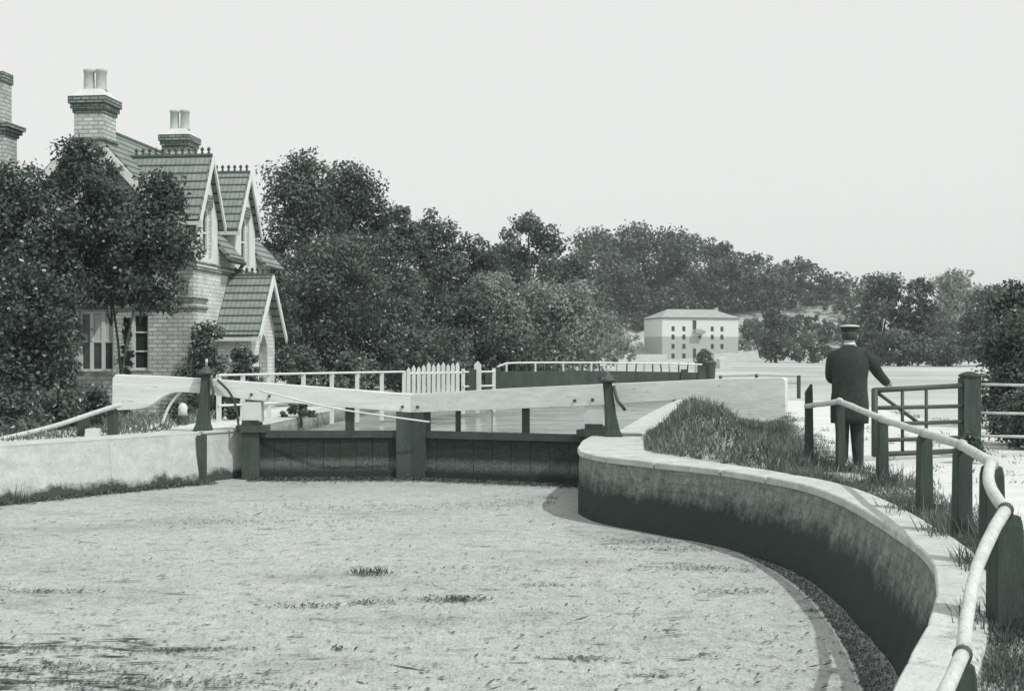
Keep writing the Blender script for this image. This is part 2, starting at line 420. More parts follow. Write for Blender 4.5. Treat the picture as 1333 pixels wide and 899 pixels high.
# ------------------------------------------------------------------ masonry walls
def wall_strip(name, line, mat, parent, top=None, zbot=-1.7, batter=None, rows=8):
    bm = bmesh.new(); n = len(line); grid = []
    for i, p in enumerate(line):
        d = (line[min(i+1, n-1)]-line[max(i-1, 0)]); nn = Vector((-d.y, d.x, 0)).normalized()
        zt = h(p.x, p.y)-0.02 if top is None else top
        b = batter(i/(n-1)) if batter else 0.0
        rowv = []
        for k in range(rows+1):
            t = k/rows; z = zt+(zbot-zt)*t
            off = nn*(b*min((zt-z)/0.85, 1.3)+random.uniform(-.008, .008))
            rowv.append(bm.verts.new((p.x+off.x, p.y+off.y, z)))
        grid.append(rowv)
    for i in range(n-1):
        for k in range(rows): bm.faces.new((grid[i][k], grid[i+1][k], grid[i+1][k+1], grid[i][k+1]))
    return mk(name, bm, mat, parent, smooth=False)
def coping_stones(name, inner, outer, mat, parent, step=4, lift=0.04, thick=0.085, over=0.03):
    bm = bmesh.new(); n = min(len(inner), len(outer))
    for i in range(0, n-1, step):
        j = min(i+step, n-1)
        dz = random.uniform(-.005, .005)
        top = []; bot = []
        ring = [inner[k] for k in range(i, j+1)] + [outer[k] for k in range(j, i-1, -1)]
        c = sum((Vector((p.x, p.y, 0)) for p in ring), Vector())/len(ring)
        for q, p in enumerate(ring):
            # shrink a little along the wall for an open joint
            ends = q in (0, j-i, j-i+1, len(ring)-1)
            pp = Vector((p.x, p.y, 0)); 
            if ends: pp = pp + (c-pp).normalized()*0.014
            z = h(p.x, p.y) if poly_dist(p.x, p.y, MOUND) < 0 else 0.0
            top.append(bm.verts.new((pp.x, pp.y, z+lift+dz))); bot.append(bm.verts.new((pp.x, pp.y, z+lift-thick)))
        bm.faces.new(top); bm.faces.new(bot[::-1]); m = len(top)
        for k in range(m): bm.faces.new((top[k], bot[k], bot[(k+1) % m], top[(k+1) % m]))
    bmesh.ops.recalc_face_normals(bm, faces=bm.faces)
    bevel(bm, 0.012)
    return mk(name, bm, mat, parent)

RIN = catmull([(x, y, 0) for x, y in RIGHT_IN + ROUND], 4)
WID = [(0, .40), (.20, .38), (.30, .32), (.45, .36), (.55, .40), (.62, .45), (.68, .55), (.74, .80), (.80, .95), (.86, .98), (.92, 1.0), (1, .95)]
def lerp(tab, t):
    for (a, x), (b, y) in zip(tab, tab[1:]):
        if t <= b: return x+(y-x)*(t-a)/(b-a)
    return tab[-1][1]
ROUT = []
for i, p in enumerate(RIN):
    d = RIN[min(i+1, len(RIN)-1)]-RIN[max(i-1, 0)]; nn = Vector((d.y, -d.x, 0)).normalized()
    ROUT.append(p+nn*lerp(WID, i/(len(RIN)-1)))
RWALL = [p - (o-p).normalized()*(-0.03) for p, o in zip(RIN, ROUT)]
t = thing('bank_wall', 'dark mossy curved wing wall with pale stone coping below the handrail', 'lock wall', (3.2, 12, 0))
wall_strip('wall_face', RWALL, M['bank_wall'], t, batter=lambda s: 0.20*(1-sm(0.55, 0.95, s)), rows=10)
coping_stones('coping', RIN, ROUT, M['coping'], t, step=4)

lw = catmull([(x, y, 0) for x, y in [(-13, 15.5), (-9.6, 17.2), (-8.0, 19.0), (-5.66, 22.35)]], 5)
t = thing('lock_wall', 'sunlit pale masonry wall left of the lock gates, rising from the weedy water', 'lock wall', (-6.8, 20.7, 0))
wall_strip('wall_face', lw, M['left_wall'], t, top=0.03, batter=lambda s: -0.10, rows=10)
wall_strip('wall_face', [Vector((-5.63, 22.42, 0)), Vector((-5.36, 22.80, 0)), Vector((-5.06, 23.2, 0))], M['left_wall'], t, top=0.03, rows=10)
bm = bmesh.new()   # dark strip standing in for the shade in the gate recess groove
bx(bm, (-5.70, 22.20, -1.5), (-5.57, 22.44, -0.02)); bevel(bm, .01); mk('groove_shade_strip', bm, M['dark_wood'], t)
lo_ = []
for i, p in enumerate(lw):
    d = lw[min(i+1, len(lw)-1)]-lw[max(i-1, 0)]; lo_.append(p+Vector((-d.y, d.x, 0)).normalized()*0.62)
coping_stones('coping', lw, lo_, M['coping'], t, step=3)
coping_stones('coping', [Vector((-5.62, 22.45, 0)), Vector((-5.07, 23.2, 0))], [Vector((-6.1, 22.85, 0)), Vector((-5.55, 23.6, 0))], M['coping'], t, step=1)
rc = [Vector((x, y, 0)) for x, y in [(1.38, 21.35)] + RIGHT_CH]
t = thing('chamber_wall', 'lock chamber side with white coping running away behind the right gate', 'lock wall', (3.5, 30.5, 0))
wall_strip('wall_face', rc, M['chamber'], t, top=0.03, rows=4)
rc2 = catmull(rc[1:6], 6)
coping_stones('coping', rc2, [p+Vector((0.55, -0.1, 0)) for p in rc2], M['coping'], t, step=2)
lc = [Vector((x, y, 0)) for x, y in LEFT_CH]
t = thing('chamber_wall', 'lock chamber side with pale coping seen under the left balance beam', 'lock wall', (-4.45, 32.4, 0))
wall_strip('wall_face', lc, M['chamber'], t, top=0.03, rows=4)
lc2 = catmull(lc[1:], 6)
coping_stones('coping', lc2, [p-Vector((0.55, -0.05, 0)) for p in lc2], M['coping'], t, step=2)

# ------------------------------------------------------------------ lock gates
def lock_gate(label, heel, end_u, top, bot, lobe, uprights, mitre_side):
    """heel/mitre plan points; the beam runs from the mitre over the heel to its thick end"""
    t = thing('lock_gate', label, 'lock gate', (heel.x, heel.y, WATER), 0, 'lock gates')
    d = (heel-MITRE); L = d.length; d.normalize(); nrm = Vector((d.y, -d.x, 0))
    if nrm.y > 0: nrm = -nrm       # towards the camera
    end = L*1.0
    def F3(a, b, c): p = MITRE+d*a+nrm*(c); return Vector((p.x, p.y, b))
    # balance beam, side outline
    bm = bmesh.new()
    up = top; lo = bot
    outline = [(s, z) for s, z in up] + [(s, z) for s, z in lobe] + [(s, z) for s, z in reversed(lo)]
    slab(bm, outline, [], lambda a, b, c: F3(a, b, c-0.17), 0.34)
    bmesh.ops.recalc_face_normals(bm, faces=bm.faces); bevel(bm, 0.018)
    beam = mk('balance_beam', bm, M['beam'], t)
    for s in (0.18, L-0.35, L-0.02):
        bm = bmesh.new(); p0 = F3(s, lerp(bot, s)+0.1, 0.168); tube(bm, [p0, p0+nrm*0.035], 0.028, 8); mk('bolt_head', bm, M['iron'], beam)
    # leaf: planks, rails
    bm = bmesh.new()
    n = 9; a0, a1 = 0.14, L-0.12
    for k in range(n):
        s0 = a0+(a1-a0)*k/n; s1 = a0+(a1-a0)*(k+1)/n
        j = random.uniform(-.006, .006)
        slab(bm, [(s0+.004, -2.0), (s1-.004, -2.0), (s1-.004, -0.11), (s0+.004, -0.11)], [], lambda a, b, c: F3(a, b, c-0.05+j), 0.10)
    mk('gate_planks', bm, M['gate'], t)
    for z0, z1, pr in ((-0.11, 0.02, 0.10), (-0.86, -0.72, 0.09)):
        bm = bmesh.new(); slab(bm, [(a0, z0), (a1, z0), (a1, z1), (a0, z1)], [], lambda a, b, c: F3(a, b, c-0.08), 0.08+pr); bevel(bm, .012)
        mk('gate_rail', bm, M['dark_wood'] if z0 > -.5 else M['gate'], t)
    bm = bmesh.new(); slab(bm, [(0.012, -2.0), (0.30, -2.0), (0.30, 0.37), (0.012, 0.37)], [], lambda a, b, c: F3(a, b, c-0.15), 0.32); bevel(bm, .015)
    mk('mitre_post', bm, M['dark_wood'], t)
    bm = bmesh.new(); slab(bm, [(L-0.16, -2.0), (L+0.16, -2.0), (L+0.16, 0.22), (L-0.16, 0.22)], [], lambda a, b, c: F3(a, b, c-0.17), 0.36); bevel(bm, .02)
    hp = mk('heel_post', bm, M['dark_wood'], t)
    bm = bmesh.new(); slab(bm, [(L-0.19, 0.19), (L+0.17, 0.19), (L+0.17, 0.56), (L-0.19, 0.56)], [], lambda a, b, c: F3(a, b, c-0.15), 0.30); bevel(bm, .015)
    mk('heel_post_head', bm, M['white'], t)
    bm = bmesh.new(); slab(bm, [(L-0.3, 0.0), (L+0.26, 0.0), (L+0.26, 0.12), (L-0.3, 0.12)], [], lambda a, b, c: F3(a, b, c-0.22), 0.46); bevel(bm, .015)
    mk('iron_collar', bm, M['iron'], t)
    for s, w, m in uprights:
        bm = bmesh.new(); slab(bm, [(s-w/2, 0.0), (s+w/2, 0.0), (s+w/2, lerp(bot, s)+0.05), (s-w/2, lerp(bot, s)+0.05)], [], lambda a, b, c: F3(a, b, c-0.05), 0.09)
        mk('upright', bm, M[m], t)
    return t, F3, L, d, nrm
LR = (HEEL_R-MITRE).length
endR = LR*1.925
lock_gate('right lock gate whose white balance beam ends in a thick block above the grass mound', HEEL_R, 1023,
    [(0.01, .70), (LR*0.5, .82), (LR, .915), (LR*1.63, 1.03), (endR-0.06, 1.06)],
    [(0.01, .36), (LR*0.5, .45), (LR, .547), (5.2, .68), (5.54, .695), (5.64, .655), (5.74, .585), (5.82, .52), (5.90, .463), (5.98, .42), (6.07, .39), (6.15, .383)],
    [(endR-.02, 1.045), (endR, 1.01), (endR+0.01, .47), (endR-.02, .42), (endR-0.1, .385)],
    [(0.92, .07, 'post_wood'), (1.55, .09, 'white'), (2.25, .12, 'post_wood')], 1)
LL = (HEEL_L-MITRE).length
endL = LL*1.85
tg, F3L, _, dL, nL = lock_gate('left lock gate whose white balance beam reaches towards the brick cottage', HEEL_L, 145,
    [(0.01, .70), (LL*0.5, .82), (LL, .93), (LL*1.5, 1.03), (endL-0.05, 1.07)],
    [(0.01, .36), (LL*0.5, .48), (LL, .60), (4.0, .73), (4.32, .745), (4.48, .725), (4.60, .67), (4.70, .60), (4.80, .53), (4.90, .475), (5.02, .44), (5.15, .425)],
    [(endL, 1.0), (endL+0.01, .50), (endL-0.1, .41)],
    [(1.18, .16, 'dark_wood')], -1)

# ------------------------------------------------------------------ paddle posts
def paddle_post(label, base, lean, hgt=1.0):
    t = thing('paddle_post', label, 'paddle post', base, 0, 'paddle posts beside the gates')
    b = Vector(base); top = b+Vector((lean, 0, hgt)); bm = bmesh.new()
    zs = [(0, .165, .14), (.12, .12, .11), (.4, .09, .09), (.75, .08, .085), (1.0, .075, .08)]
    rings = []
    for k, wx, wy in zs:
        c = b.lerp(top, k); rings.append([bm.verts.new(c+Vector((sx*wx, sy*wy, 0))) for sx, sy in ((-1, -1), (1, -1), (1, 1), (-1, 1))])
    for r0, r1 in zip(rings, rings[1:]):
        for i in range(4): bm.faces.new((r0[i], r0[(i+1) % 4], r1[(i+1) % 4], r1[i]))
    bm.faces.new(rings[0][::-1]); bm.faces.new(rings[-1]); bmesh.ops.recalc_face_normals(bm, faces=bm.faces); bevel(bm, .015)
    mk('post', bm, M['post_wood'], t)
    bm = bmesh.new(); lathe(bm, top, [(.11, 0), (.16, .02), (.17, .05), (.12, .08), (.07, .12), (.055, .16), (.03, .17)], 16); mk('winding_head', bm, M['iron'], t, True)
    bm = bmesh.new(); tube(bm, [top+Vector((0, 0, .16)), top+Vector((.01, 0, .3))], .022, 8); mk('spindle', bm, M['pole'], t, True)
    bm = bmesh.new(); tube(bm, [top+Vector((.10, -.1, -.05)), top+Vector((.16, -.12, -.3)), b+Vector((.20, -.12, .45))], .028, 8); mk('paddle_rack', bm, M['iron'], t, True)
    bm = bmesh.new(); tube(bm, [top+Vector((-.17, 0, .09)), top+Vector((.2, -.02, .10))], .018, 8); mk('handle', bm, M['iron'], t, True)
    return t
paddle_post('dark tapered paddle post by the left gate, with a curved hoop rail beside it', (-5.72, 22.75, 0.04), 0.06, 1.02)
paddle_post('dark tapered paddle post on the coping tip beside the right gate', (1.74, 21.15, 0.04), -0.10, 0.92)

# curved iron guard hoop beside the left paddle post
def hoop(label, pts, r, mat, name='guard_hoop', cat='guard rail'):
    bm = bmesh.new(); tube(bm, catmull(pts, 6), r, 8); o = mk(name, bm, mat, None, True); tag(o, label, cat); return o
hoop('white curved guard rail arching down left of the dark paddle post', [at(211, 551, 22.9), at(222, 526, 22.9), at(243, 503, 22.85), at(268, 493, 22.8)], .028, M['white'])
hoop('thin dark curved guard rail dropping right of the left paddle post', [at(283, 494, 22.75), at(299, 511, 22.75), at(308, 533, 22.75), at(311, 561, 22.75)], .022, M['post_wood'])
hoop('thin pale rod slung from the left balance beam down to the meeting gate posts', [at(338, 508, 22.55), at(390, 521, 22.5), at(440, 532, 22.45), at(500, 541, 22.5), at(559, 549, 22.6)], .016, M['rope'], 'tie_rod', 'rod')

# bollards on the left lock side
t = thing('bollard', 'stout mooring bollard with pale top standing behind the curved guard rail', 'bollard', onz(238, 553))
bm = bmesh.new(); lathe(bm, onz(238, 553), [(.11, 0), (.115, .02), (.10, .16), (.105, .2)], 14); mk('base', bm, M['iron'], t, True)
bm = bmesh.new(); lathe(bm, onz(238, 553), [(.10, .2), (.085, .3), (.10, .36), (.06, .43), (.02, .45)], 14); mk('cap', bm, M['white'], t, True)

# ------------------------------------------------------------------ handrails
def strap(bm, c, d, r):
    d = d.normalized(); tube(bm, [c-d*.025, c+d*.025], r, 12)
POSTS = [(1052, 16.0, 528, .10, 0.11, .26), (1093, 15.2, 522, .10, .085, 0), (1148, 13.6, 545, .12, .09, .02), (1203, 11.1, 563, .125, .07, 0),
         (1252, 9.7, 579, .13, .085, 0), (1291, 8.3, 603, .14, .085, 0), (1309, 7.0, 664, .17, .1, -.01), (1253, 4.75, 852, .10, .06, -.02)]
t = thing('handrail', 'pale pole handrail on dark timber posts, curving along the right coping past the man', 'handrail', (3.7, 11, 0))
J = []
for u, Y, v, w, hw, ex in POSTS:
    p = at(u, v, Y); J.append(p); g = h(p.x, p.y)
    bm = bmesh.new(); hw = w/2
    zt = p.z+ex-0.02
    rings = []
    for z, k in ((g-.3, 1.08), (g+.25, 1.0), (zt-.06, .94), (zt, .72)):
        rings.append([bm.verts.new((p.x+.02+sx*hw*k+random.uniform(-.006, .006), p.y+.05+sy*hw*k+random.uniform(-.006, .006), z+(0.05*sx if ex > .1 and z == zt else 0))) for sx, sy in ((-1, -1), (1, -1), (1, 1), (-1, 1))])
    for r0, r1 in zip(rings, rings[1:]):
        for i in range(4): bm.faces.new((r0[i], r0[(i+1) % 4], r1[(i+1) % 4], r1[i]))
    bm.faces.new(rings[0][::-1]); bm.faces.new(rings[-1]); bmesh.ops.recalc_face_normals(bm, faces=bm.faces); bevel(bm, .01)
    mk('post', bm, M['post_wood'], t)
J.append(Vector((1.2, 3.6, .33))); J.append(Vector((0.3, 2.5, .33)))
railr = [.034, .036, .036, .036, .037, .037, .036, .028, .026, .026]
mids = {4: None}
for i in range(len(J)-1):
    a, b = J[i], J[i+1]; a2 = a-(b-a).normalized()*.05; pts = []
    side = (b-a).cross(Vector((0, 0, 1))).normalized()
    bow = [0, 0, 0, 0, 0, .05, .05, 0, 0, 0][i]
    for k in range(7):
        s = k/6; p = a2.lerp(b, s)+side*(bow*math.sin(math.pi*s))+Vector((0, 0, random.uniform(-.004, .004)))
        pts.append(p)
    bm = bmesh.new(); tube(bm, pts, [railr[i]+(railr[i+1]-railr[i])*k/6+random.uniform(-.001, .001) for k in range(7)], 12)
    o = mk('rail_pole', bm, M['pole'], t, True)
    if 1 <= i <= 7:
        bm = bmesh.new(); strap(bm, a, b-a, railr[i]+.009); mk('strap', bm, M['iron'] if i > 5 else M['pole'], t, True)
t = thing('handrail', 'low sloping pole handrail on two short posts by the hedge, left of the lock', 'handrail', (-7.4, 21.4, 0))
for u, v, w in ((107, 544, .17), (145, 534, .15)):
    p = at(u, v, 21.6); bm = bmesh.new(); bx(bm, (p.x-w/2, p.y, -.2), (p.x+w/2, p.y+w, p.z)); bevel(bm, .012); mk('post', bm, M['post_wood'], t)
bm = bmesh.new(); tube(bm, catmull([at(-40, 580, 20.4), at(20, 567, 20.9), at(75, 553, 21.2), at(120, 538, 21.45), at(158, 526, 21.6)], 4), .042, 10); mk('rail_pole', bm, M['pole'], t, True)
p = onz(119, 571); bm = bmesh.new(); bx(bm, (p.x-.11, p.y, -.02), (p.x+.09, p.y+.2, .17)); bevel(bm, .01)
tag(mk('box', bm, [M['stone']], None), 'small pale stone block between the two short left handrail posts', 'stone block')

# ------------------------------------------------------------------ field gate and its fence
ga, gb = at(1137, 505, 16.7), at(1256, 505, 17.35)
gd = Vector((gb.x-ga.x, gb.y-ga.y, 0)); GL = gd.length; gd.normalize()
def G3(a, z, c=0): p = Vector((ga.x, ga.y, 0))+gd*a+Vector((-gd.y, gd.x, 0))*c; return Vector((p.x, p.y, z))
t = thing('field_gate', 'dark iron barred field gate that the uniformed man leans on', 'gate', (ga.x, ga.y, 0))
for z in (.98, .72, .50, .28, .09):
    bm = bmesh.new(); tube(bm, [G3(0, z-(.02 if z > .9 else 0)), G3(GL, z+(.03 if z > .9 else 0))], .036 if z > .9 or z < .1 else .028, 8); mk('bar', bm, M['iron'], t, True)
for a in (0.02, .50, .92, GL-.04):
    bm = bmesh.new(); tube(bm, [G3(a, .07), G3(a, .98)], .045 if a < .1 else .024, 8); mk('upright', bm, M['iron'], t, True)
bm = bmesh.new(); tube(bm, [G3(.08, .93, .02), G3(.80, .50, .02)], .026, 8); mk('brace', bm, M['iron'], t, True)
p = at(1262, 487, 17.4)
t = thing('gate_post', 'thick dark timber gate post with a capped top at the right of the field gate', 'post', (p.x, p.y, 0))
bm = bmesh.new(); bx(bm, (p.x-.12, p.y-.12, -.3), (p.x+.12, p.y+.12, p.z-.05)); bevel(bm, .02); mk('post', bm, M['post_wood'], t)
bm = bmesh.new(); lathe(bm, (p.x, p.y, p.z-.06), [(.11, 0), (.15, .03), (.155, .05), (.10, .08), (.03, .10)], 12); mk('cap', bm, M['post_wood'], t, True)
t = thing('rail_fence', 'rail fence of four thin bars running right from the thick gate post', 'fence', (p.x+1.5, p.y, 0))
for v in (500, 537, 567, 595):
    a = at(1270, v, 17.4); bm = bmesh.new(); tube(bm, [a, a+Vector((1.5, .1, -.03)), a+Vector((4.5, .4, -.03))], .02, 8); mk('bar', bm, M['pole'], t, True)
for dx in (1.9, 4.4):
    bm = bmesh.new(); bx(bm, (p.x+dx, p.y+.2, -.3), (p.x+dx+.12, p.y+.32, 1.1)); bevel(bm, .01); mk('post', bm, M['post_wood'], t)

# ------------------------------------------------------------------ cottage
HB = Vector((-10.38, 30.35, 0)); HR = R(-6.4)
H = thing('brick_cottage', 'buff brick lock cottage with tiled gabled dormers, porch and tall chimneys', 'cottage', HB, HR)
HW, EA, AP, HL = 2.6, 4.2, 7.0, 6.1
pl = lambda name, bm, m, par=H, sm_=False: mk(name, bm, m, par, sm_, local=True)
XZ = lambda y0: (lambda a, b, c: Vector((a, y0+c, b)))
YZ = lambda x0: (lambda a, b, c: Vector((x0-c, a, b)))
def rect(x0, x1, z0, z1): return [(x0, z0), (x1, z0), (x1, z1), (x0, z1)]
slope = math.atan2(AP-EA, HW)
# gable wall with two window openings
win1, win2 = (1.02, 1.46, 1.05, 2.45), (-0.34, 0.56, 1.02, 2.5)
bm = bmesh.new(); slab(bm, [(-HW, -.2), (HW, -.2), (HW, EA), (0, AP-.05), (-HW, EA)], [rect(*win1), rect(*win2)], XZ(0), .3); pl('gable_wall', bm, M['brick'])
D1, D2 = (0.12, 1.62), (2.95, 4.65)
def dprof(d): m = (d[0]+d[1])/2; return [(d[1], EA), (d[1], 4.9), (m, 6.3), (d[0], 4.9), (d[0], EA)]
dw1, dw2 = (0.55, 1.2, 3.85, 5.15), (3.45, 4.15, 3.85, 5.2)
bm = bmesh.new(); slab(bm, [(.3, -.2), (HL, -.2), (HL, EA)] + dprof(D2) + dprof(D1)[:-1] + [(0.3, 4.98)] if False else [(.3, -.2), (HL, -.2), (HL, EA)] + dprof(D2) + dprof((.3, D1[1])), [rect(*dw1), rect(*dw2)], YZ(HW), .3); pl('side_wall', bm, M['brick_sunlit'])
bm = bmesh.new(); slab(bm, [(-HW, -.2), (HW-.3, -.2), (HW-.3, EA), (0, AP-.05), (-HW, EA)], [], XZ(HL-.3), .3); pl('back_wall', bm, M['brick'])
bm = bmesh.new(); bx(bm, (-HW, .3, -.2), (-HW+.3, HL-.3, EA)); pl('side_wall', bm, M['brick'])
# quoin band and string courses
bm = bmesh.new()
for z0, z1 in ((2.55, 2.63), (2.76, 2.84)):
    bx(bm, (-HW-.03, -.04, z0), (HW+.03, 0-.002, z1)); bx(bm, (HW+.002, -.0, z0), (HW+.05, 0.9, z1))
for z0, z1 in ((3.52, 3.60), (3.68, 3.74)): bx(bm, (HW+.002, .0, z0), (HW+.05, HL, z1))
pl('string_course', bm, M['cap_brick'])
# roof slopes
def roof_plane(bm, x0, z0, x1, z1, y0, y1, t=.09):
    d = Vector((x1-x0, 0, z1-z0)).normalized(); n = Vector((-d.z, 0, d.x)); n = n if n.z > 0 else -n
    a, b = Vector((x0, 0, z0)), Vector((x1, 0, z1))
    vs = []
    for p in (a, b):
        for y in (y0, y1):
            for q in (0, t): vs.append(bm.verts.new(p+Vector((0, y, 0))+n*q))
    i = lambda p, y, q: vs[p*4+y*2+q]
    for f in ([i(0,0,0),i(0,1,0),i(1,1,0),i(1,0,0)], [i(0,0,1),i(1,0,1),i(1,1,1),i(0,1,1)], [i(0,0,0),i(1,0,0),i(1,0,1),i(0,0,1)], [i(0,1,0),i(0,1,1),i(1,1,1),i(1,1,0)], [i(0,0,0),i(0,0,1),i(0,1,1),i(0,1,0)], [i(1,0,0),i(1,1,0),i(1,1,1),i(1,0,1)]):
        bm.faces.new(f)
sl = (AP-EA)/HW
bm = bmesh.new()
roof_plane(bm, -.01, AP, -HW-.3, EA-.3*sl, -.3, HL+.3)
roof_plane(bm, .01, AP, HW-.28, EA+.28*sl, -.3, HL+.3)
# eaves strip between the dormers
roof_plane(bm, HW-.279, EA+.279*sl, HW+.28, EA-.28*sl, D1[1]+.12, D2[0]-.12); roof_plane(bm, HW-.279, EA+.279*sl, HW+.28, EA-.28*sl, D2[1]+.12, HL+.3)
roof_plane(bm, HW-.279, EA+.279*sl, HW+.28, EA-.28*sl, -.3, -.02)
roof = pl('roof', bm, M['tile'])
bm = bmesh.new(); tube(bm, [(0, -.3, AP+.09), (0, HL+.3, AP+.09)], .09, 8); pl('ridge_tiles', bm, M['ridge'], roof, True)
def barge(par, pts, y, w=.2, t=.06, axis='x'):
    """white board following a rake from apex to foot"""
    (a0, z0), (a1, z1) = pts; bm = bmesh.new()
    o = [(a0, z0), (a1, z1), (a1, z1-w), (a0, z0-w*1.15)]
    slab(bm, o, [], XZ(y-t) if axis == 'x' else (lambda a, b, c: Vector((y+c, a, b))), t); pl('bargeboard', bm, M['white'], par)
for s in (-1, 1): barge(H, [(0, AP+.06), (s*(HW+.32), EA-.32*sl+.06)], -.3, .24)
bm = bmesh.new(); tube(bm, [(HW+.33, D1[1]+.1, EA-.34), (HW+.33, D2[0]-.1, EA-.34)], .06, 8); pl('gutter', bm, M['iron'], H, True)
bm = bmesh.new(); tube(bm, [(HW+.33, D2[0]-.2, EA-.36), (HW+.1, D2[0]-.25, EA-.75), (HW+.08, D2[0]-.25, 0)], .05, 8); pl('downpipe', bm, M['iron'], H, True)
# dormers
def crest(bm, p0, p1, n, s=.16):
    for k in range(n):
        c = Vector(p0).lerp(Vector(p1), (k+.5)/n)
        lathe(bm, c, [(s*.18, 0), (s*.22, s*.3), (s*.13, s*.45), (s*.3, s*.75), (s*.24, s*.95), (s*.06, s*1.15)], 6)
def dormer(d, ov):
    m = (d[0]+d[1])/2; hw = (d[1]-d[0])/2+ov; dz = 6.3-4.9; sp = dz/((d[1]-d[0])/2)
    zt, zb = 6.36, 6.36-sp*hw
    bm = bmesh.new(); xin_t = (AP-zt)/sl; xin_b = (AP-zb)/sl-0.05; xo = HW+.16
    for s in (-1, 1):
        n = Vector((0, s*sp, 1)).normalized()*.08
        a = [Vector((xin_t, m+s*.004, zt)), Vector((xo, m+s*.004, zt)), Vector((xo, m+s*hw, zb)), Vector((xin_b, m+s*hw, zb))]
        A = [bm.verts.new(p) for p in a]; B = [bm.verts.new(p+n) for p in a]
        bm.faces.new(A); bm.faces.new(B[::-1])
        for i in range(4): bm.faces.new((A[i], A[(i+1) % 4], B[(i+1) % 4], B[i]))
    dr = pl('dormer_roof', bm, M['tile'])
    bm = bmesh.new(); tube(bm, [(xin_t, m, zt+.07), (xo, m, zt+.07)], .06, 8); crest(bm, (xin_t+.1, m, zt+.1), (xo, m, zt+.1), 12, .17); pl('ridge_cresting', bm, M['ridge'], dr, False)
    for s in (-1, 1): barge(dr, [(m, zt+.06), (m+s*hw, zb+.04)], HW+.17, .17, .05, 'y')
    bm = bmesh.new(); bx(bm, (xin_b, d[0]-ov-.05, zb-.1), (xo-.04, d[0]-ov+.03, zb-.01)); pl('eaves_board', bm, M['white'], dr)
dormer(D1, .14); dormer(D2, .14)
for d, dw in ((D1, dw1), (D2, dw2)):   # white boarded gables
    m_ = (d[0]+d[1])/2; bm = bmesh.new()
    slab(bm, [(d[0]+.02, 3.62), (d[1]-.02, 3.62), (d[1]-.02, 4.9), (m_, 6.28), (d[0]+.02, 4.9)], [rect(*dw)], YZ(HW+.035), .03); pl('gable_boarding', bm, M['white'])
def window(x0, x1, z0, z1, axis, pos, bars=2, mull=0, par=H, curtain=False, fw=.06):
    fm = XZ(pos) if axis == 'x' else YZ(pos)
    bm = bmesh.new(); slab(bm, rect(x0, x1, z0, z1), [rect(x0+fw, x1-fw, z0+fw, z1-fw)], fm, .08)
    w = pl('window', bm, M['white'], par)
    bm = bmesh.new(); slab(bm, rect(x0+fw*.5, x1-fw*.5, z0+fw*.5, z1-fw*.5), [], (lambda a, b, c: fm(a, b, c+.05)), .012); pl('pane', bm, M['glass'], w)
    for k in range(bars):
        z = z0+(z1-z0)*(k+1)/(bars+1); bm = bmesh.new(); slab(bm, rect(x0+fw, x1-fw, z-.02, z+.02), [], (lambda a, b, c: fm(a, b, c+.015)), .03); pl('glazing_bar', bm, M['white'], w)
    for k in range(mull):
        x = x0+(x1-x0)*(k+1)/(mull+1); bm = bmesh.new(); slab(bm, rect(x-.045, x+.045, z0+fw, z1-fw), [], (lambda a, b, c: fm(a, b, c+.01)), .032); pl('mullion', bm, M['white'], w)
    bm = bmesh.new(); slab(bm, rect(x0-.08, x1+.08, z0-.1, z0-.005), [], (lambda a, b, c: fm(a, b, c-.08)), .18); pl('sill', bm, M['stone'], w)
    if curtain:
        bm = bmesh.new(); slab(bm, rect(x0+.32, x1-.06, z0+.7, z1-.07), [], (lambda a, b, c: fm(a, b, c+.035)), .008); pl('curtain', bm, M['curtain'], w)
    return w
window(*win1, 'x', .08, 2); window(*win2, 'x', .08, 1, 2, H, True)
for dw in (dw1, dw2):
    window(*dw, 'y', HW-.06, 1, 0, H, False, .09)
    bm = bmesh.new(); slab(bm, rect(dw[0]-.02, dw[1]+.02, dw[3]+.003, dw[3]+.3), [], YZ(HW+.06), .02); pl('lintel_panel', bm, M['cap_brick'])
# stacks
def stack(x, y, z0, ztop, wx, wy, npot, par=H, pots=.55, name='chimney'):
    bm = bmesh.new()
    bx(bm, (x-wx, y-wy, z0), (x+wx, y+wy, ztop-.62))
    c = pl(name, bm, M['brick'], par)
    bm = bmesh.new()
    bx(bm, (x-wx-.05, y-wy-.05, ztop-1.30), (x+wx+.05, y+wy+.05, ztop-1.222)); pl('brick_band', bm, M['cap_brick'], c)
    bm = bmesh.new()
    for dz0, dz1, o in ((-.62, -.52, .03), (-.52, -.40, .07), (-.40, -.22, .11)):
        bx(bm, (x-wx-o, y-wy-o, ztop+dz0), (x+wx+o, y+wy+o, ztop+dz1-.002))
    pl('corbel', bm, M['cap_brick'], c)
    bm = bmesh.new()
    b4 = [bm.verts.new((x+sx*(wx+.06), y+sy*(wy+.06), ztop-.22)) for sx, sy in ((-1,-1),(1,-1),(1,1),(-1,1))]
    t4 = [bm.verts.new((x+sx*(wx-.1), y+sy*(wy-.1), ztop-.02)) for sx, sy in ((-1,-1),(1,-1),(1,1),(-1,1))]
    for i in range(4): bm.faces.new((b4[i], b4[(i+1) % 4], t4[(i+1) % 4], t4[i]))
    bm.faces.new(t4); bm.faces.new(b4[::-1]); pl('stack_cap', bm, M['stone'], c)
    for k in range(npot):
        px = x+(k-(npot-1)/2)*.31
        bm = bmesh.new(); lathe(bm, (px, y, ztop-.04), [(.15, 0), (.145, .06), (.13, .09), (.125, pots-.09), (.143, pots-.07), (.143, pots-.015), (.12, pots)], 12); pl('chimney_pot', bm, M['pot'], c, True)
stack(0.14, -.1, 2.7, 7.93, .37, .36, 2)
stack(0.05, 5.6, EA+1, 8.0, .36, .36, 2, pots=.6)
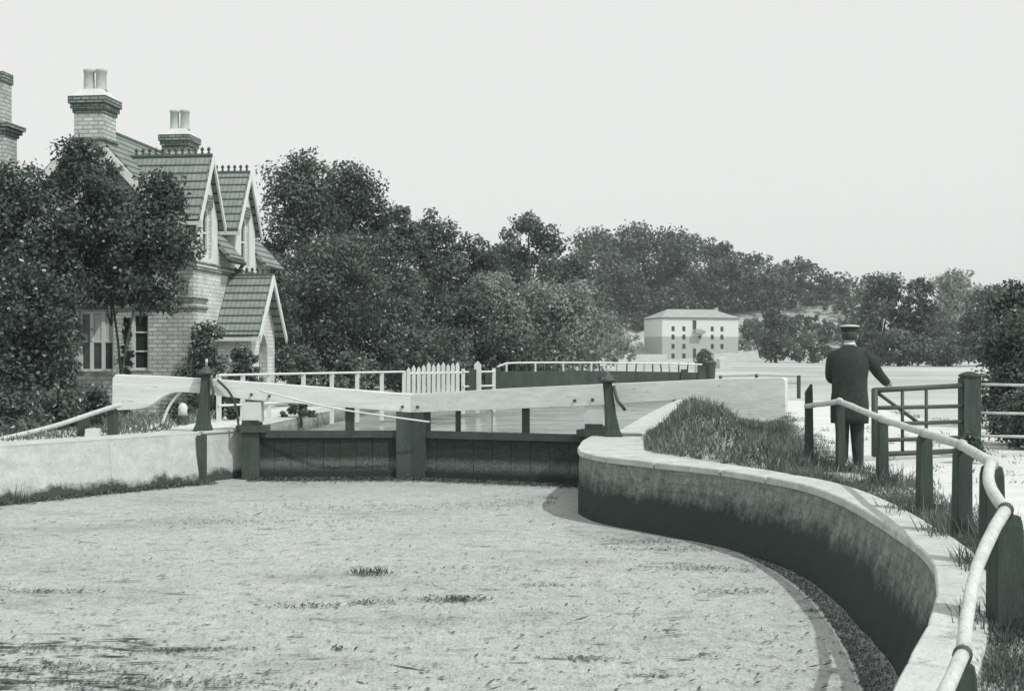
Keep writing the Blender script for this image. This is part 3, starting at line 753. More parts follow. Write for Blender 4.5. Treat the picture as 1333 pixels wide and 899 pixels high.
# lower wing to the left, mostly behind the trees
bm = bmesh.new(); slab(bm, [(0.5, -.2), (5.4, -.2), (5.4, 3.4), (2.95, 5.0), (.5, 3.4)], [], lambda a, b, c: Vector((-HW-3.2+c, a, b)), 3.19); pl('wing_wall', bm, M['brick'])
bm = bmesh.new()
for s in (-1, 1):
    n = Vector((0, s*1.6/2.45, 1)).normalized()*.08
    a = [Vector((-HW-3.5, 2.95+s*.004, 5.02)), Vector((-HW-.01, 2.95+s*.004, 5.02)), Vector((-HW-.01, 2.95+s*2.7, 3.26)), Vector((-HW-3.5, 2.95+s*2.7, 3.26))]
    A = [bm.verts.new(p) for p in a]; B = [bm.verts.new(p+n) for p in a]
    bm.faces.new(A); bm.faces.new(B[::-1])
    for i in range(4): bm.faces.new((A[i], A[(i+1) % 4], B[(i+1) % 4], B[i]))
pl('wing_roof', bm, M['tile'])
# far-left stack: broad shaft, corbel, narrow upper shaft with dark cap
sx_, sy_ = -2.66, .55
bm = bmesh.new(); bx(bm, (sx_-.3, sy_-.3, 3.2), (sx_+.26, sy_+.3, 6.95)); bx(bm, (sx_-.22, sy_-.22, 7.25), (sx_+.16, sy_+.22, 8.3)); ch = pl('chimney', bm, M['brick'])
bm = bmesh.new()
for z0, z1, o in ((6.95, 7.04, .04), (7.04, 7.14, .10), (7.14, 7.25, .16)): bx(bm, (sx_-.3-o, sy_-.3-o, z0), (sx_+.26+o, sy_+.3+o, z1-.002))
pl('corbel', bm, M['cap_brick'], ch)
bm = bmesh.new(); bx(bm, (sx_-.25, sy_-.25, 8.3), (sx_+.19, sy_+.25, 8.56)); pl('stack_cap', bm, M['cap_brick'], ch)
# porch: gable faces the lock
PY, PW, PX, PE, PA = 2.62, .98, 3.52, 2.12, 3.46
arch = [(PY-.36, -.05), (PY-.36, 1.35)] + [(PY-.36*math.cos(a), 1.35+.62*math.sin(a)*(.85+.15*math.sin(a))) for a in [math.pi*k/12 for k in range(1, 12)]] + [(PY+.36, 1.35), (PY+.36, -.05)]
bm = bmesh.new()
slab(bm, [(PY-PW, -.2), (PY+PW, -.2), (PY+PW, PE), (PY, PA-.05), (PY-PW, PE)], [arch], YZ(PX), .22)
cir = [(3.12+.17*math.cos(2*math.pi*k/16), 1.42+.2*math.sin(2*math.pi*k/16)) for k in range(16)]
slab(bm, rect(HW+.004, PX-.22, -.2, PE), [cir], XZ(PY-PW), .2)
slab(bm, rect(HW+.004, PX-.22, -.2, PE), [], XZ(PY+PW-.2), .2)
po = pl('porch', bm, M['brick_sunlit'])
bm = bmesh.new(); o1 = [(3.12+.215*math.cos(2*math.pi*k/16), 1.42+.245*math.sin(2*math.pi*k/16)) for k in range(16)]
slab(bm, o1, [cir], XZ(PY-PW-.04), .06); pl('round_window', bm, M['stone'], po)
bm = bmesh.new(); slab(bm, cir, [], XZ(PY-PW+.1), .02); pl('window_pane', bm, M['glass'], po)
bm = bmesh.new(); sp = (PA-PE)/PW
for s in (-1, 1):
    n = Vector((0, s*sp, 1)).normalized()*.08
    a = [Vector((HW+.003, PY+s*.004, PA)), Vector((PX+.25, PY+s*.004, PA)), Vector((PX+.25, PY+s*(PW+.16), PE-.16*sp)), Vector((HW+.003, PY+s*(PW+.16), PE-.16*sp))]
    A = [bm.verts.new(p) for p in a]; B = [bm.verts.new(p+n) for p in a]
    bm.faces.new(A); bm.faces.new(B[::-1])
    for i in range(4): bm.faces.new((A[i], A[(i+1) % 4], B[(i+1) % 4], B[i]))
pl('porch_roof', bm, M['tile'], po)
bm = bmesh.new(); tube(bm, [(HW+.05, PY, PA+.07), (PX+.25, PY, PA+.07)], .05, 8); crest(bm, (HW+.1, PY, PA+.09), (PX+.22, PY, PA+.09), 7, .17); pl('ridge_cresting', bm, M['ridge'], po)
for s in (-1, 1):
    bm = bmesh.new(); a0, z0, a1, z1 = PY, PA+.07, PY+s*(PW+.18), PE-.18*sp+.05
    slab(bm, [(a0, z0), (a1, z1), (a1, z1-.18), (a0, z0-.24)], [], lambda a, b, c: Vector((PX+.26+c, a, b)), .05); pl('bargeboard', bm, M['white'], po)
bm = bmesh.new(); bx(bm, (HW+.01, PY-PW-.2, PE-.34), (PX+.2, PY-PW-.13, PE-.24)); pl('eaves_board', bm, M['white'], po)
bm = bmesh.new(); bx(bm, (PX-.2, PY-.34, 0), (PX-.16, PY+.34, .62)); bx(bm, (HW+.02, PY-.4, 0), (HW+.06, PY+.4, 2.0)); pl('door', bm, M['dark_wood'], po)

# ------------------------------------------------------------------ fences near the cottage
def fence_line(label, pts, zt, zb, rails, pw, name='rail_fence', group=None):
    t = thing(name, label, 'fence', (pts[0].x, pts[0].y, 0), 0, group)
    for p in pts:
        bm = bmesh.new(); bx(bm, (p.x-pw/2, p.y-pw/2, -.2), (p.x+pw/2, p.y+pw/2, zt+.02)); bevel(bm, .008); mk('post', bm, M['white'], t)
    for z in rails:
        bm = bmesh.new(); tube(bm, [Vector((p.x, p.y-pw/2-.02, z)) for p in pts], .028, 6); mk('rail', bm, M['white'], t)
    return t
Fa, Fb = onz(285, 488, 1.0), onz(528, 483.5, 1.0)
def fy(u):  # point on the fence line seen at column u
    k = (u-CX)/F; d = Fb-Fa; s = (k*Fa.y-Fa.x)/(d.x-k*d.y); q = Fa+d*s; return Vector((q.x, q.y, 0))
fence_line('long white post-and-rail fence running from the cottage porch behind the left beam', [fy(u) for u in (285, 316, 350, 395, 432, 465, 497, 526)], 1.0, 0, (1.0, .35), .09)
t = thing('picket_fence', 'short white picket fence panel with pointed tops at the end of the rail fence', 'fence', fy(530))
pd = (fy(560)-fy(530)).normalized()
pa, pb = fy(530), at(600, 480, 33.0); pb.z = 0
n = 11
for k in range(n):
    c = pa.lerp(pb, (k+.3)/n); w = .05; bm = bmesh.new(); zt = 1.22+.03*math.sin(k*2.1)
    if k < 4: zt -= .10-.02*k
    slab(bm, [(-w, .05), (w, .05), (w, zt-.09), (0, zt), (-w, zt-.09)], [], lambda a, b, cc: Vector((c.x+a, c.y-.05+cc, b)), .03); mk('picket', bm, M['white'], t)
for z in (.95, .4):
    bm = bmesh.new(); tube(bm, [Vector((pa.x, pa.y, z)), Vector((pb.x, pb.y, z))], .035, 6); mk('rail', bm, M['white'], t)
qs = [at(603, 480, 34), at(622, 480, 34.5), at(643, 480, 35)]
t = fence_line('low white fence bit between the picket panel and the dark footbridge', qs, 1.02, 0, (.95, .55, .25), .10)
p = at(622, 480, 34.35); bm = bmesh.new(); slab(bm, [(-.1, 0), (.1, 0), (.1, 1.15), (0, 1.26), (-.1, 1.15)], [], lambda a, b, c: Vector((p.x+a, p.y-.12+c, b)), .06)
tag(mk('gate_post', bm, M['white'], None), 'single tall pointed white post just left of the dark footbridge end', 'post')
p = at(614, 492, 34.2); bm = bmesh.new(); bx(bm, (p.x-.13, p.y-.1, 0), (p.x+.13, p.y+.1, 1.02)); bevel(bm, .02); tag(mk('timber_post', bm, M['post_wood'], None), 'squat dark timber post between the picket fence and the pointed white post', 'post')

# ------------------------------------------------------------------ footbridge over the lock head
by = 46.0
bA, bB = at(650, 480, 44.5), at(912, 480, 48.0)
bd = Vector((bB.x-bA.x, bB.y-bA.y, 0)); BL = bd.length; bd.normalize()
def B3(a, z, c=0): q = Vector((bA.x, bA.y, 0))+bd*a+Vector((-bd.y, bd.x, 0))*c; return Vector((q.x, q.y, z))
t = thing('footbridge', 'long dark plank footbridge with a thin white handrail crossing beyond the lock', 'footbridge', (bA.x, bA.y, 0))
bm = bmesh.new(); slab(bm, [(0, .22), (BL, .30), (BL, .72), (BL*.5, .80), (0, .80)], [], lambda a, b, c: B3(a, b, c), .14); bevel(bm, .02); mk('girder', bm, M['dark_wood'], t)
bm = bmesh.new(); slab(bm, [(0, .22), (BL, .30), (BL, .72), (BL*.5, .80), (0, .80)], [], lambda a, b, c: B3(a, b, c+1.3), .14); mk('girder', bm, M['dark_wood'], t)
bm = bmesh.new(); slab(bm, rect(-.4, BL+.4, .14, .215), [], lambda a, b, c: B3(a, b, c-.05), 1.55); mk('deck', bm, M['dark_wood'], t)
bm = bmesh.new(); tube(bm, catmull([B3(-.25, .85, .05), B3(.15, 1.05, .05), B3(.8, 1.12, .05), B3(BL*.5, 1.11, .05), B3(BL+.1, 1.03, .05)], 5), .035, 8); mk('handrail', bm, M['white'], t, True)
for k in range(22):
    a = .3+(BL-.5)*k/21; bm = bmesh.new(); tube(bm, [B3(a, .72, .05), B3(a+.05*math.sin(k), 1.10, .05)], .03 if k % 3 else .05, 6); mk('baluster', bm, M['iron'] if k % 3 else M['pole'], t)
for a, z, w in ((-.12, .98, .16), (BL+.05, .98, .17), (BL-.75, .85, .14)):
    bm = bmesh.new(); bx(bm, (B3(a, 0).x-w, B3(a, 0).y-.12, -.3), (B3(a, 0).x+w, B3(a, 0).y-.02, z)); bevel(bm, .03); mk('end_post', bm, M['dark_wood'], t)
for k, (u, v) in enumerate(((925, 470),)):
    p = at(u, v, 46.5); bm = bmesh.new(); lathe(bm, (p.x, p.y, 0), [(.26, 0), (.22, .1), (.16, .5), (.2, 1.0), (.24, 1.12), (.12, 1.2)], 10); tag(mk('paddle_post', bm, M['iron'], None), 'distant dark paddle post at the right end of the footbridge', 'paddle post')
# low rails on the far bank right of the footbridge
t = thing('rail_fence', 'faint low two-bar rail on the field right of the footbridge, behind the beam end', 'fence', at(985, 492, 44))
pts = [at(u, v, Y) for u, v, Y in ((938, 490, 47), (985, 488, 44), (1040, 490, 40))]
for dz in (0, -.22):
    bm = bmesh.new(); tube(bm, [p+Vector((0, 0, dz)) for p in pts], .025, 6); mk('rail', bm, M['pole'], t)
for p in pts:
    bm = bmesh.new(); bx(bm, (p.x-.05, p.y-.03, -.2), (p.x+.05, p.y+.08, p.z+.04)); mk('post', bm, M['post_wood'], t)

# ------------------------------------------------------------------ mill
MY = 230.0
ml, mr = at(862, 470, MY), at(961, 470, MY+4.2)
md = Vector((mr.x-ml.x, mr.y-ml.y, 0)); MW = md.length
rz = math.atan2(md.y, md.x)
base = Vector((ml.x, ml.y, -.2))
Mi = thing('mill', 'distant white four-storey mill with hipped slate roof below the wooded hill', 'mill', base, rz)
MH = CAMZ-(413-HY)/F*MY+.2; MD = 9.0
cols = [2.2, 4.4, 10.2, 12.2]; rows = [1.2, 3.0, 4.75, 6.3]
holes = [rect(x-.33, x+.33, z-.46, z+.46) for x in cols for z in rows] + [rect(6.2, 6.9, .1, 2.6), rect(6.15, 6.95, 6.2, 7.9), rect(7.3, 7.9, 4.5, 5.1)]
mp = lambda name, bm, m, par=Mi: mk(name, bm, m, par, local=True)
bm = bmesh.new(); slab(bm, rect(0, MW, 0, MH), holes, XZ(0), .4)
slab(bm, rect(.4, MD, 0, MH), [], lambda a, b, c: Vector((c, a, b)), .4); slab(bm, rect(.4, MD, 0, MH), [], lambda a, b, c: Vector((MW-c, a, b)), .4)
slab(bm, rect(.4, MW-.4, 0, MH), [], XZ(MD-.4), .4); mp('wall', bm, M['mill_white'])
bm = bmesh.new(); e = .25; z0, z1 = MH, MH+(413-401)/F*MY
b4 = [bm.verts.new(q) for q in ((-e, -e, z0), (MW+e, -e, z0), (MW+e, MD+e, z0), (-e, MD+e, z0))]; t2 = [bm.verts.new(q) for q in ((3.0, MD/2, z1), (MW-3.0, MD/2, z1))]
bm.faces.new((b4[0], b4[1], t2[1], t2[0])); bm.faces.new((b4[1], b4[2], t2[1])); bm.faces.new((b4[2], b4[3], t2[0], t2[1])); bm.faces.new((b4[3], b4[0], t2[0])); bm.faces.new(b4[::-1])
rf = mp('roof', bm, M['slate'])
bm = bmesh.new(); bx(bm, (-e, -e, z0-.15), (MW+e, -e+.15, z0-.005)); bx(bm, (-e, -e+.15, z0-.15), (-e+.15, MD+e, z0-.005)); mp('eaves', bm, M['dark_wood'], rf)
bm = bmesh.new(); bx(bm, (MW-2.4, 5, z0+.4), (MW-1.8, 5.6, z1+.4)); mp('chimney', bm, M['brick'], rf)
for x in cols:
    for z in rows:
        bm = bmesh.new(); bx(bm, (x-.36, .2, z-.49), (x+.36, .26, z+.49)); mp('window', bm, M['glass'])
for x0, x1, z0_, z1_ in ((6.18, 6.92, .05, 2.65), (6.13, 6.97, 6.15, 7.95)):
    bm = bmesh.new(); bx(bm, (x0, .2, z0_), (x1, .26, z1_)); mp('loading_door', bm, M['dark_wood'])
bm = bmesh.new(); bx(bm, (7.25, .2, 4.45), (7.95, .26, 5.15)); mp('window', bm, M['glass'])
bm = bmesh.new(); slab(bm, [(6.3, 5.5), (8.3, 5.4), (8.3, 5.9), (7.0, 6.3), (6.3, 6.2)], [], XZ(-1.2), 1.1); mp('hoist_canopy', bm, M['slate'])
# ground-floor lean-to and white boundary walls
def shed(label, u0, u1, v0, v1, Y, dep=3.0):
    a, b = at(u0, v1, Y), at(u1, v0, Y); zt = b.z; bm = bmesh.new()
    slab(bm, [(a.x, -.3), (b.x, -.3), (b.x, zt*.72), (a.x+(b.x-a.x)*.55, zt), (a.x, zt*.8)], [], lambda p, q, c: Vector((p, Y+c, q)), dep)
    tag(mk('shed', bm, M['stone'], None), label, 'shed')
shed('low white shed with sloping top at the right foot of the mill', 930, 975, 459, 474, 205)
shed('small rounded white cart cover in front of the mill, beside the round bush', 937, 953, 464, 478, 120, 2.2)
a, b = at(772, 462, 215), at(860, 462, 224); bm = bmesh.new(); bx(bm, (a.x, a.y, -.3), (b.x, a.y+.4, 1.35)); tag(mk('yard_wall', bm, M['stone'], None), 'low pale yard wall left of the mill foot', 'wall')

# ------------------------------------------------------------------ vegetation
def leaves(C, RAD, n, leaf, up=0.35, flat=0.8, droop=0.0):
    """leaf quads spread through clumps: C (m,3) centres, RAD (m,) radii"""
    w = RAD**2; w = w/w.sum(); idx = rng.choice(len(C), n, p=w)
    d = rng.normal(size=(n, 3)); d /= np.linalg.norm(d, axis=1)[:, None]
    r = RAD[idx]*(0.3+0.7*rng.random(n)**0.6+0.35*rng.random(n)**6)
    d2 = d.copy(); d2[:, 2] *= flat
    P = C[idx]+d2*r[:, None]
    nn = d+rng.normal(size=(n, 3))*0.75; nn[:, 2] += up; nn /= np.linalg.norm(nn, axis=1)[:, None]
    a = rng.normal(size=(n, 3)); a[:, 2] -= droop
    a -= nn*(a*nn).sum(1)[:, None]; a /= np.linalg.norm(a, axis=1)[:, None]
    b = np.cross(nn, a)
    L = leaf*(0.6+0.8*rng.random(n))[:, None]
    V = np.stack([P-a*L*.62, P+b*L*.36-a*L*.05, P+a*L*.62, P-b*L*.36-a*L*.05], 1)
    T = 0.42*rng.random(n)+0.52*rng.random(len(C))[idx]
    T = np.where(rng.random(n) < 0.035, 0.97, np.minimum(T, 0.93))
    return V, T
def tree(name, label, cat, base, H_, rx, zc0, leafpx, Y, mat, group=None, k=3.4, nclump=None, ry=None, trunk=True, lean=0, flat=.85, droop=0, shape=0.5, csize=.42, up=.35, dome=.45, trunk_k=.055):
    base = Vector(base); ry = ry or rx*.85; rz_ = (H_-zc0)/2; zc = (H_+zc0)/2
    t = thing(name, label, cat, base, 0, group)
    m = nclump or 26
    rr = csize*min(rx, (H_-zc0)*.55)*(0.6+0.65*rng.random(m))
    zm = zc0+(H_-zc0)*dome
    z = zc0+rr*.6+(H_-zc0-rr*1.45)*(np.arange(m)+rng.random(m))/m
    z = np.maximum(z, zc0+rr*.4)
    env = np.where(z > zm, np.sqrt(np.maximum(1-((z-zm)/(H_-zm))**2, 0.02)), 1-0.3*((zm-z)/max(zm-zc0, .01))**2)
    env = env*(0.86+0.26*rng.random(m)); rr = np.where((z > zm) & (rng.random(m) < .25), rr*.55, rr); z = z+np.where(rr < np.median(rr)*.75, rr*.8, 0)
    th = rng.random(m)*2*math.pi; q = rng.random(m)**shape
    C = np.stack([np.cos(th)*np.maximum(rx*env-rr*.8, 0)*q, np.sin(th)*np.maximum(ry*env-rr*.8, 0)*q, z], 1)
    C += np.array([base.x, base.y, base.z]); C += rng.normal(size=C.shape)*np.array([rx*.10, ry*.08, 0]); C[:, 0] += lean*np.clip(z/H_*1.3, 0, 1)
    leaf = leafpx/F*Y
    area = math.pi*rx*rz_; n = int(k*area/(leaf*leaf*.45)); n = max(400, min(n, 60000))
    V, T = leaves(C, rr, n, leaf, flat=flat, droop=droop, up=up)
    zmin = base.z+0.02; V[:, :, 2] = np.maximum(V[:, :, 2], zmin)
    quads('crown', V, T, mat, t)
    bm = bmesh.new(); tr = max(.028, rx*trunk_k)
    tube(bm, [base-Vector((0, 0, .2)), base+Vector((lean*.3, 0, zc0*.6+.2)), base+Vector((lean*.8, 0, zc)), base+Vector((lean, 0, H_*.85))], [tr*1.25, tr, tr*.7, tr*.25], 8)
    for i in rng.choice(m, min(6, m), replace=False):
        e = Vector(C[i]); s0 = base+Vector((lean*.6, 0, zc0*.6+.2+.3*max(zc-zc0, .1)))
        tube(bm, [s0, s0.lerp(e, .5)+Vector((0, 0, .1*rx)), e], [tr*.5, tr*.32, tr*.12], 6)
    mk('trunk', bm, M['bark'], t, True)
    return t
def tree_px(name, label, cat, u, vtop, hw, Y, mat, vbot=None, leafpx=5.0, **kw):
    x = (u-CX)/F*Y; z = h(x, Y); top = CAMZ-(vtop-HY)/F*Y
    zc0 = 0.0 if vbot is None else max(CAMZ-(vbot-HY)/F*Y-z, 0)
    return tree(name, label, cat, (x, Y, z), top-z, hw/F*Y, zc0, leafpx, Y, mat, **kw)

LD, LM, LP, LH = M['leaf_dark'], M['leaf_mid'], M['leaf_pale'], M['leaf_hedge']
# trees in front of the cottage gable
gC = 'dark trees in front of the cottage'
tree_px('garden_tree', 'dark leafy tree hiding the left end of the cottage and its far-left chimney foot', 'tree', 18, 205, 92, 27.0, M['leaf_garden'], 520, 4.6, group=gC, nclump=110, k=5.5, dome=.6, csize=.30)
tree_px('garden_tree', 'dark tree covering the middle of the cottage gable below the front chimney', 'tree', 72, 176, 66, 27.4, M['leaf_garden'], 400, 4.6, group=gC, nclump=100, k=5.2, lean=.68, dome=.4, csize=.30, trunk_k=.014)
tree_px('garden_tree', 'dark drooping tree over the right of the cottage gable beside the first dormer', 'tree', 147, 216, 62, 27.8, M['leaf_garden'], 408, 4.6, group=gC, nclump=90, k=4.8, droop=.5, lean=1.0, dome=.3, csize=.30, trunk_k=.014)
tree_px('garden_tree', 'low dark bushy tree at the left edge, under the taller garden trees', 'tree', 30, 330, 84, 25.6, M['leaf_garden'], 545, 5.2, group=gC, nclump=80, k=5, dome=.4, csize=.32)
tree_px('garden_tree', 'dark lower tree joining the crowns over the cottage gable, above the wide gable window', 'tree', 163, 262, 64, 28.4, M['leaf_garden'], 398, 4.6, group=gC, nclump=80, k=4.8, csize=.3, dome=.4, trunk_k=.02, lean=-.55)
gH = 'hedge bushes left of the lock'
for u, vt, hw, Y, lb in ((-10, 492, 55, 22.8, 'dark hedge bush at the left picture edge behind the sloping handrail'),
                         (60, 500, 52, 23.4, 'dark hedge bush above the two short handrail posts'),
                         (118, 492, 34, 24.6, 'dark hedge bush beside the thick end of the left balance beam'),
                         (25, 540, 45, 21.9, 'small pale-leaved low bush in front of the dark hedge')):
    tree_px('hedge_bush', lb, 'bush', u, vt, hw, Y, LH if vt < 530 else M['leaf_mid'], leafpx=5.5, group=gH, nclump=16, k=4, trunk=False)
gS = 'shrubs by the cottage porch'
for u, vt, hw, Y, lb, mt in ((270, 413, 36, 29.6, 'climbing shrub on the brick corner left of the porch', LD), (316, 446, 28, 30.4, 'dark shrub under the round porch window', LD),
                             (395, 455, 30, 34, 'leafy shrub just right of the porch arch behind the white rail', LM), (455, 455, 30, 36, 'leafy shrub behind the middle posts of the white rail fence', LM), (164, 412, 13, 29.2, 'thin climbing plant on the brick pier between the gable windows', LD)):
    tree_px('shrub', lb, 'shrub', u, vt, hw, Y, mt, leafpx=4.6, group=gS, nclump=36, k=4.6, csize=.36, dome=.3)
gP = 'low plants beyond the left beam'
for u, vt, hw, Y, lb in ((300, 519, 22, 27, 'low garden plant below the left beam, left of the white heel post'), (392, 521, 30, 27.5, 'low garden plant under the left beam, right of the white heel post'), (232, 520, 18, 26.5, 'low garden plant behind the mooring bollard')):
    tree_px('garden_plant', lb, 'plant', u, vt, hw, Y, LH, leafpx=5, group=gP, nclump=10, k=3.6)
# wood behind the cottage and along the river
gT = 'trees along the river behind the lock'
for u, vt, hw, Y, mt, vb, lb in (
    (392, 200, 72, 52, LD, 450, 'tallest dark tree rising immediately right of the cottage dormers'),
    (462, 212, 66, 54, LD, 450, 'tall dark tree second to the right of the cottage, with a rounded shoulder'),
    (430, 300, 75, 48, LM, None, 'lower leafy tree between the porch and the picket fence, under the tallest trees'),
    (350, 330, 40, 45, LD, None, 'dark tree directly behind the porch roof'),
    (515, 268, 40, 56, LD, None, 'dark tree falling away on the shoulder of the two tallest trees'),
    (562, 282, 52, 60, LD, None, 'dark round tree above the picket fence'),
    (520, 380, 60, 50, LM, None, 'broad low tree behind the pickets'),
    (617, 306, 48, 66, LD, None, 'dark tree above the low white fence bit, left of the tall clump'),
    (600, 380, 50, 58, LD, None, 'low dark tree over the pointed white post'),
    (640, 352, 60, 62, LP, None, 'pale willow at the left of the willow pair above the footbridge'),
    (722, 362, 66, 64, LP, None, 'pale broad willow above the middle of the footbridge'),
    (688, 277, 44, 95, LD, 420, 'narrow tall dark clump of tree standing above the willows'),
    (742, 330, 50, 105, LD, None, 'dark low tree in the dip between the tall clump and the hill wood'),
    (655, 320, 40, 100, LD, None, 'dark tree left of the narrow tall clump'),
    (668, 430, 60, 58, LD, None, 'dark undergrowth bush behind the left half of the footbridge'),
    (560, 430, 60, 46, LD, None, 'dark undergrowth bush behind the picket fence panel')):
    tree_px('broadleaf_tree', lb, 'tree', u, vt-4, hw*1.22, Y, mt, vb, 4.0, group=gT, nclump=110 if hw > 45 else 80, k=5.0, csize=.27, dome=.35)
gW = 'trees on the wooded hill'
for u, vt, hw, Y, mt, lb in (
    (785, 296, 50, 258, LD, 'leftmost dark tree of the hill wood, left of and above the mill'),
    (838, 290, 54, 262, LD, 'tallest dark tree of the hill wood directly above the mill roof'),
    (885, 300, 46, 258, LD, 'dark tree behind the mill, right of the tallest hill tree'),
    (936, 314, 34, 262, LD, 'pointed dark tree above the right end of the mill roof'),
    (975, 330, 40, 265, LM, 'rounded tree above the pale hillside right of the mill'),
    (1030, 338, 46, 268, LM, 'broad rounded tree on the hill above the dark round bush'),
    (1075, 362, 36, 272, LM, 'lower tree on the hill above and left of the capped man'),
    (1145, 354, 38, 150, LD, 'dark rounded tree on the plain just right of the man'),
    (1195, 363, 26, 148, LD, 'narrow dark tree second to the right of the man'),
    (1240, 352, 40, 260, LP, 'pale hazy tree furthest back at the right'),  # distance haze put into its pale leaf colour
    (1290, 372, 46, 140, LD, 'dark tree behind the shrub at the right edge'),
    (1335, 380, 40, 145, LD, 'dark tree cut by the right picture edge'),
    (1110, 385, 40, 262, LM, 'small tree low on the hill directly above the cap of the man')):
    tree_px('hill_tree', lb, 'tree', u, vt-3, hw*1.25, Y, mt, None, 3.6, group=gW, nclump=90, k=5, csize=.27, dome=.3)
gB = 'bushes at the foot of the hill'
for u, vt, hw, Y, mt, lb in (
    (1010, 398, 32, 190, LD, 'large dark round bush right of the mill'),
    (1058, 432, 42, 185, LD, 'dark low bush between the large round bush and the man'),
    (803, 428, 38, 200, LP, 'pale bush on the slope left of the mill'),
    (1170, 425, 48, 140, LM, 'mid grey bush below the trees right of the man'),
    (1235, 430, 45, 138, LM, 'mid grey bush above the field gate post'),
    (985, 412, 26, 244, LM, 'small bush high on the pale slope just right of the mill roof'),
    (1048, 408, 30, 250, LD, 'dark bush on the slope above the large round bush'),
    (1092, 414, 30, 246, LM, 'mid grey bush on the slope level with the cap of the man'),
    (1122, 400, 34, 235, LD, 'dark bush on the slope just right of the capped head'),
    (830, 402, 22, 252, LD, 'dark bush on the slope at the left end of the mill roof'),
    (778, 405, 40, 240, LM, 'mid grey bush on the slope left of the mill, above the pale bush'),
    (1215, 395, 40, 225, LM, 'mid grey bush below the pale hazy tree at the right'),
    (917, 453, 15, 130, LD, 'small round dark bush in front of the mill'),
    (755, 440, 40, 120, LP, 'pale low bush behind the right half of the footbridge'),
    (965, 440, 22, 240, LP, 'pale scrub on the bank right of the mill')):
    tree_px('bush', lb, 'bush', u, vt, hw, Y, mt, None, 3.6, group=gB, nclump=50, k=5, csize=.32)
gR = 'dark shrubs by the right fence'
for u, vt, hw, Y, vb, lb in ((1326, 400, 60, 19.5, None, 'large dark shrub behind the bar fence at the right edge'), (1314, 360, 44, 24, None, 'taller dark shrub rising behind the right edge shrub'), (1262, 560, 22, 16.3, None, 'small dark bush at the foot of the thick gate post'), (1345, 500, 50, 18.6, None, 'low dark shrub filling the lower right of the bar fence')):
    tree_px('dark_shrub', lb, 'shrub', u, vt, hw, Y, LD, vb, 4.6, group=gR, nclump=40, k=5.5, csize=.45)
# far woodland seen as one mass on the skyline
Cw = []; Rw = []
for i in range(420):
    x = random.uniform(-160, 260); y = random.uniform(285, 460)
    if -20 < x < 20 and y < 260: continue
    Cw.append((x, y, h(x, y)+random.uniform(1.5, 5.5))); Rw.append(random.uniform(2.5, 4.5))
V, T = leaves(np.array(Cw), np.array(Rw), 60000, 0.95)
tag(quads('far_wood', V, T, LM), kind='stuff')

# ------------------------------------------------------------------ grass
def inner_x(y):
    for p, q in zip(RIN, RIN[1:]):
        if min(p.y, q.y) <= y <= max(p.y, q.y): return p.x+(q.x-p.x)*(y-p.y)/((q.y-p.y) or 1e-6)
    return -99
def blades(name, P, hgt, wid, mat, lean=.35):
    P = np.array([p for p in P if p[0] < -5 or p[0] > inner_x(p[1])+.16 or p[2] < -.5])
    pat = np.sin(P[:, 0]*3.3+1.6*np.sin(P[:, 1]*2.1))*np.sin(P[:, 1]*2.9+1.1*np.sin(P[:, 0]*2.7))
    n = len(P); ang = rng.random(n)*2*math.pi; H2 = hgt*(.4+1.0*rng.random(n)**1.5)*(1+.45*pat)
    a = np.stack([np.cos(ang), np.sin(ang), 0*ang], 1)*(wid*(.7+.6*rng.random(n)))[:, None]
    l = rng.normal(size=(n, 3))*lean; l[:, 2] = 1; l *= H2[:, None]
    V = np.stack([P-a, P+a, P+l*.6+a*.6, P+l], 1)
    T = np.clip(rng.random(n)*.6+.2+.2*pat, 0, .93); T = np.where(rng.random(n) < .05, .97, T)
    return tag(quads(name, V, T, mat), kind='stuff')
P = []
while len(P) < 26000:
    x, y = random.uniform(1.9, 5.2), random.uniform(14.6, 25)
    d = poly_dist(x, y, MOUND)
    if d > -.02: P.append((x, y, h(x, y)-.02))
blades('mound_grass', np.array(P), .13, .011, M['grass'])
P = []
for i, p in enumerate(ROUT):
    if p.y < 2.5 or p.y > 15.5: continue
    d = ROUT[min(i+1, len(ROUT)-1)]-ROUT[max(i-1, 0)]; nn = Vector((d.y, -d.x, 0)).normalized()
    for k in range(700):
        o = abs(random.gauss(0, .26)); q = p+nn*(o+.02)+d*random.uniform(-.6, .6)
        if o < .6 or random.random() < .5: P.append((q.x, q.y, h(q.x, q.y)-.02))
while len(P) < 75000:   # rough verge at the lower right
    x, y = random.uniform(2.0, 7.5), random.uniform(2.6, 9.6)
    i = min(range(0, len(ROUT), 2), key=lambda j: (ROUT[j].x-x)**2+(ROUT[j].y-y)**2)
    q = ROUT[i]; ii = RIN[i]; nn = (q-ii).normalized()
    if (x-q.x)*nn.x+(y-q.y)*nn.y > 0.0 and not (x > 4.15 and y > 8.6): P.append((x, y, h(x, y)-.02))
blades('verge_grass', np.array(P), .075, .006, M['grass'], .45)
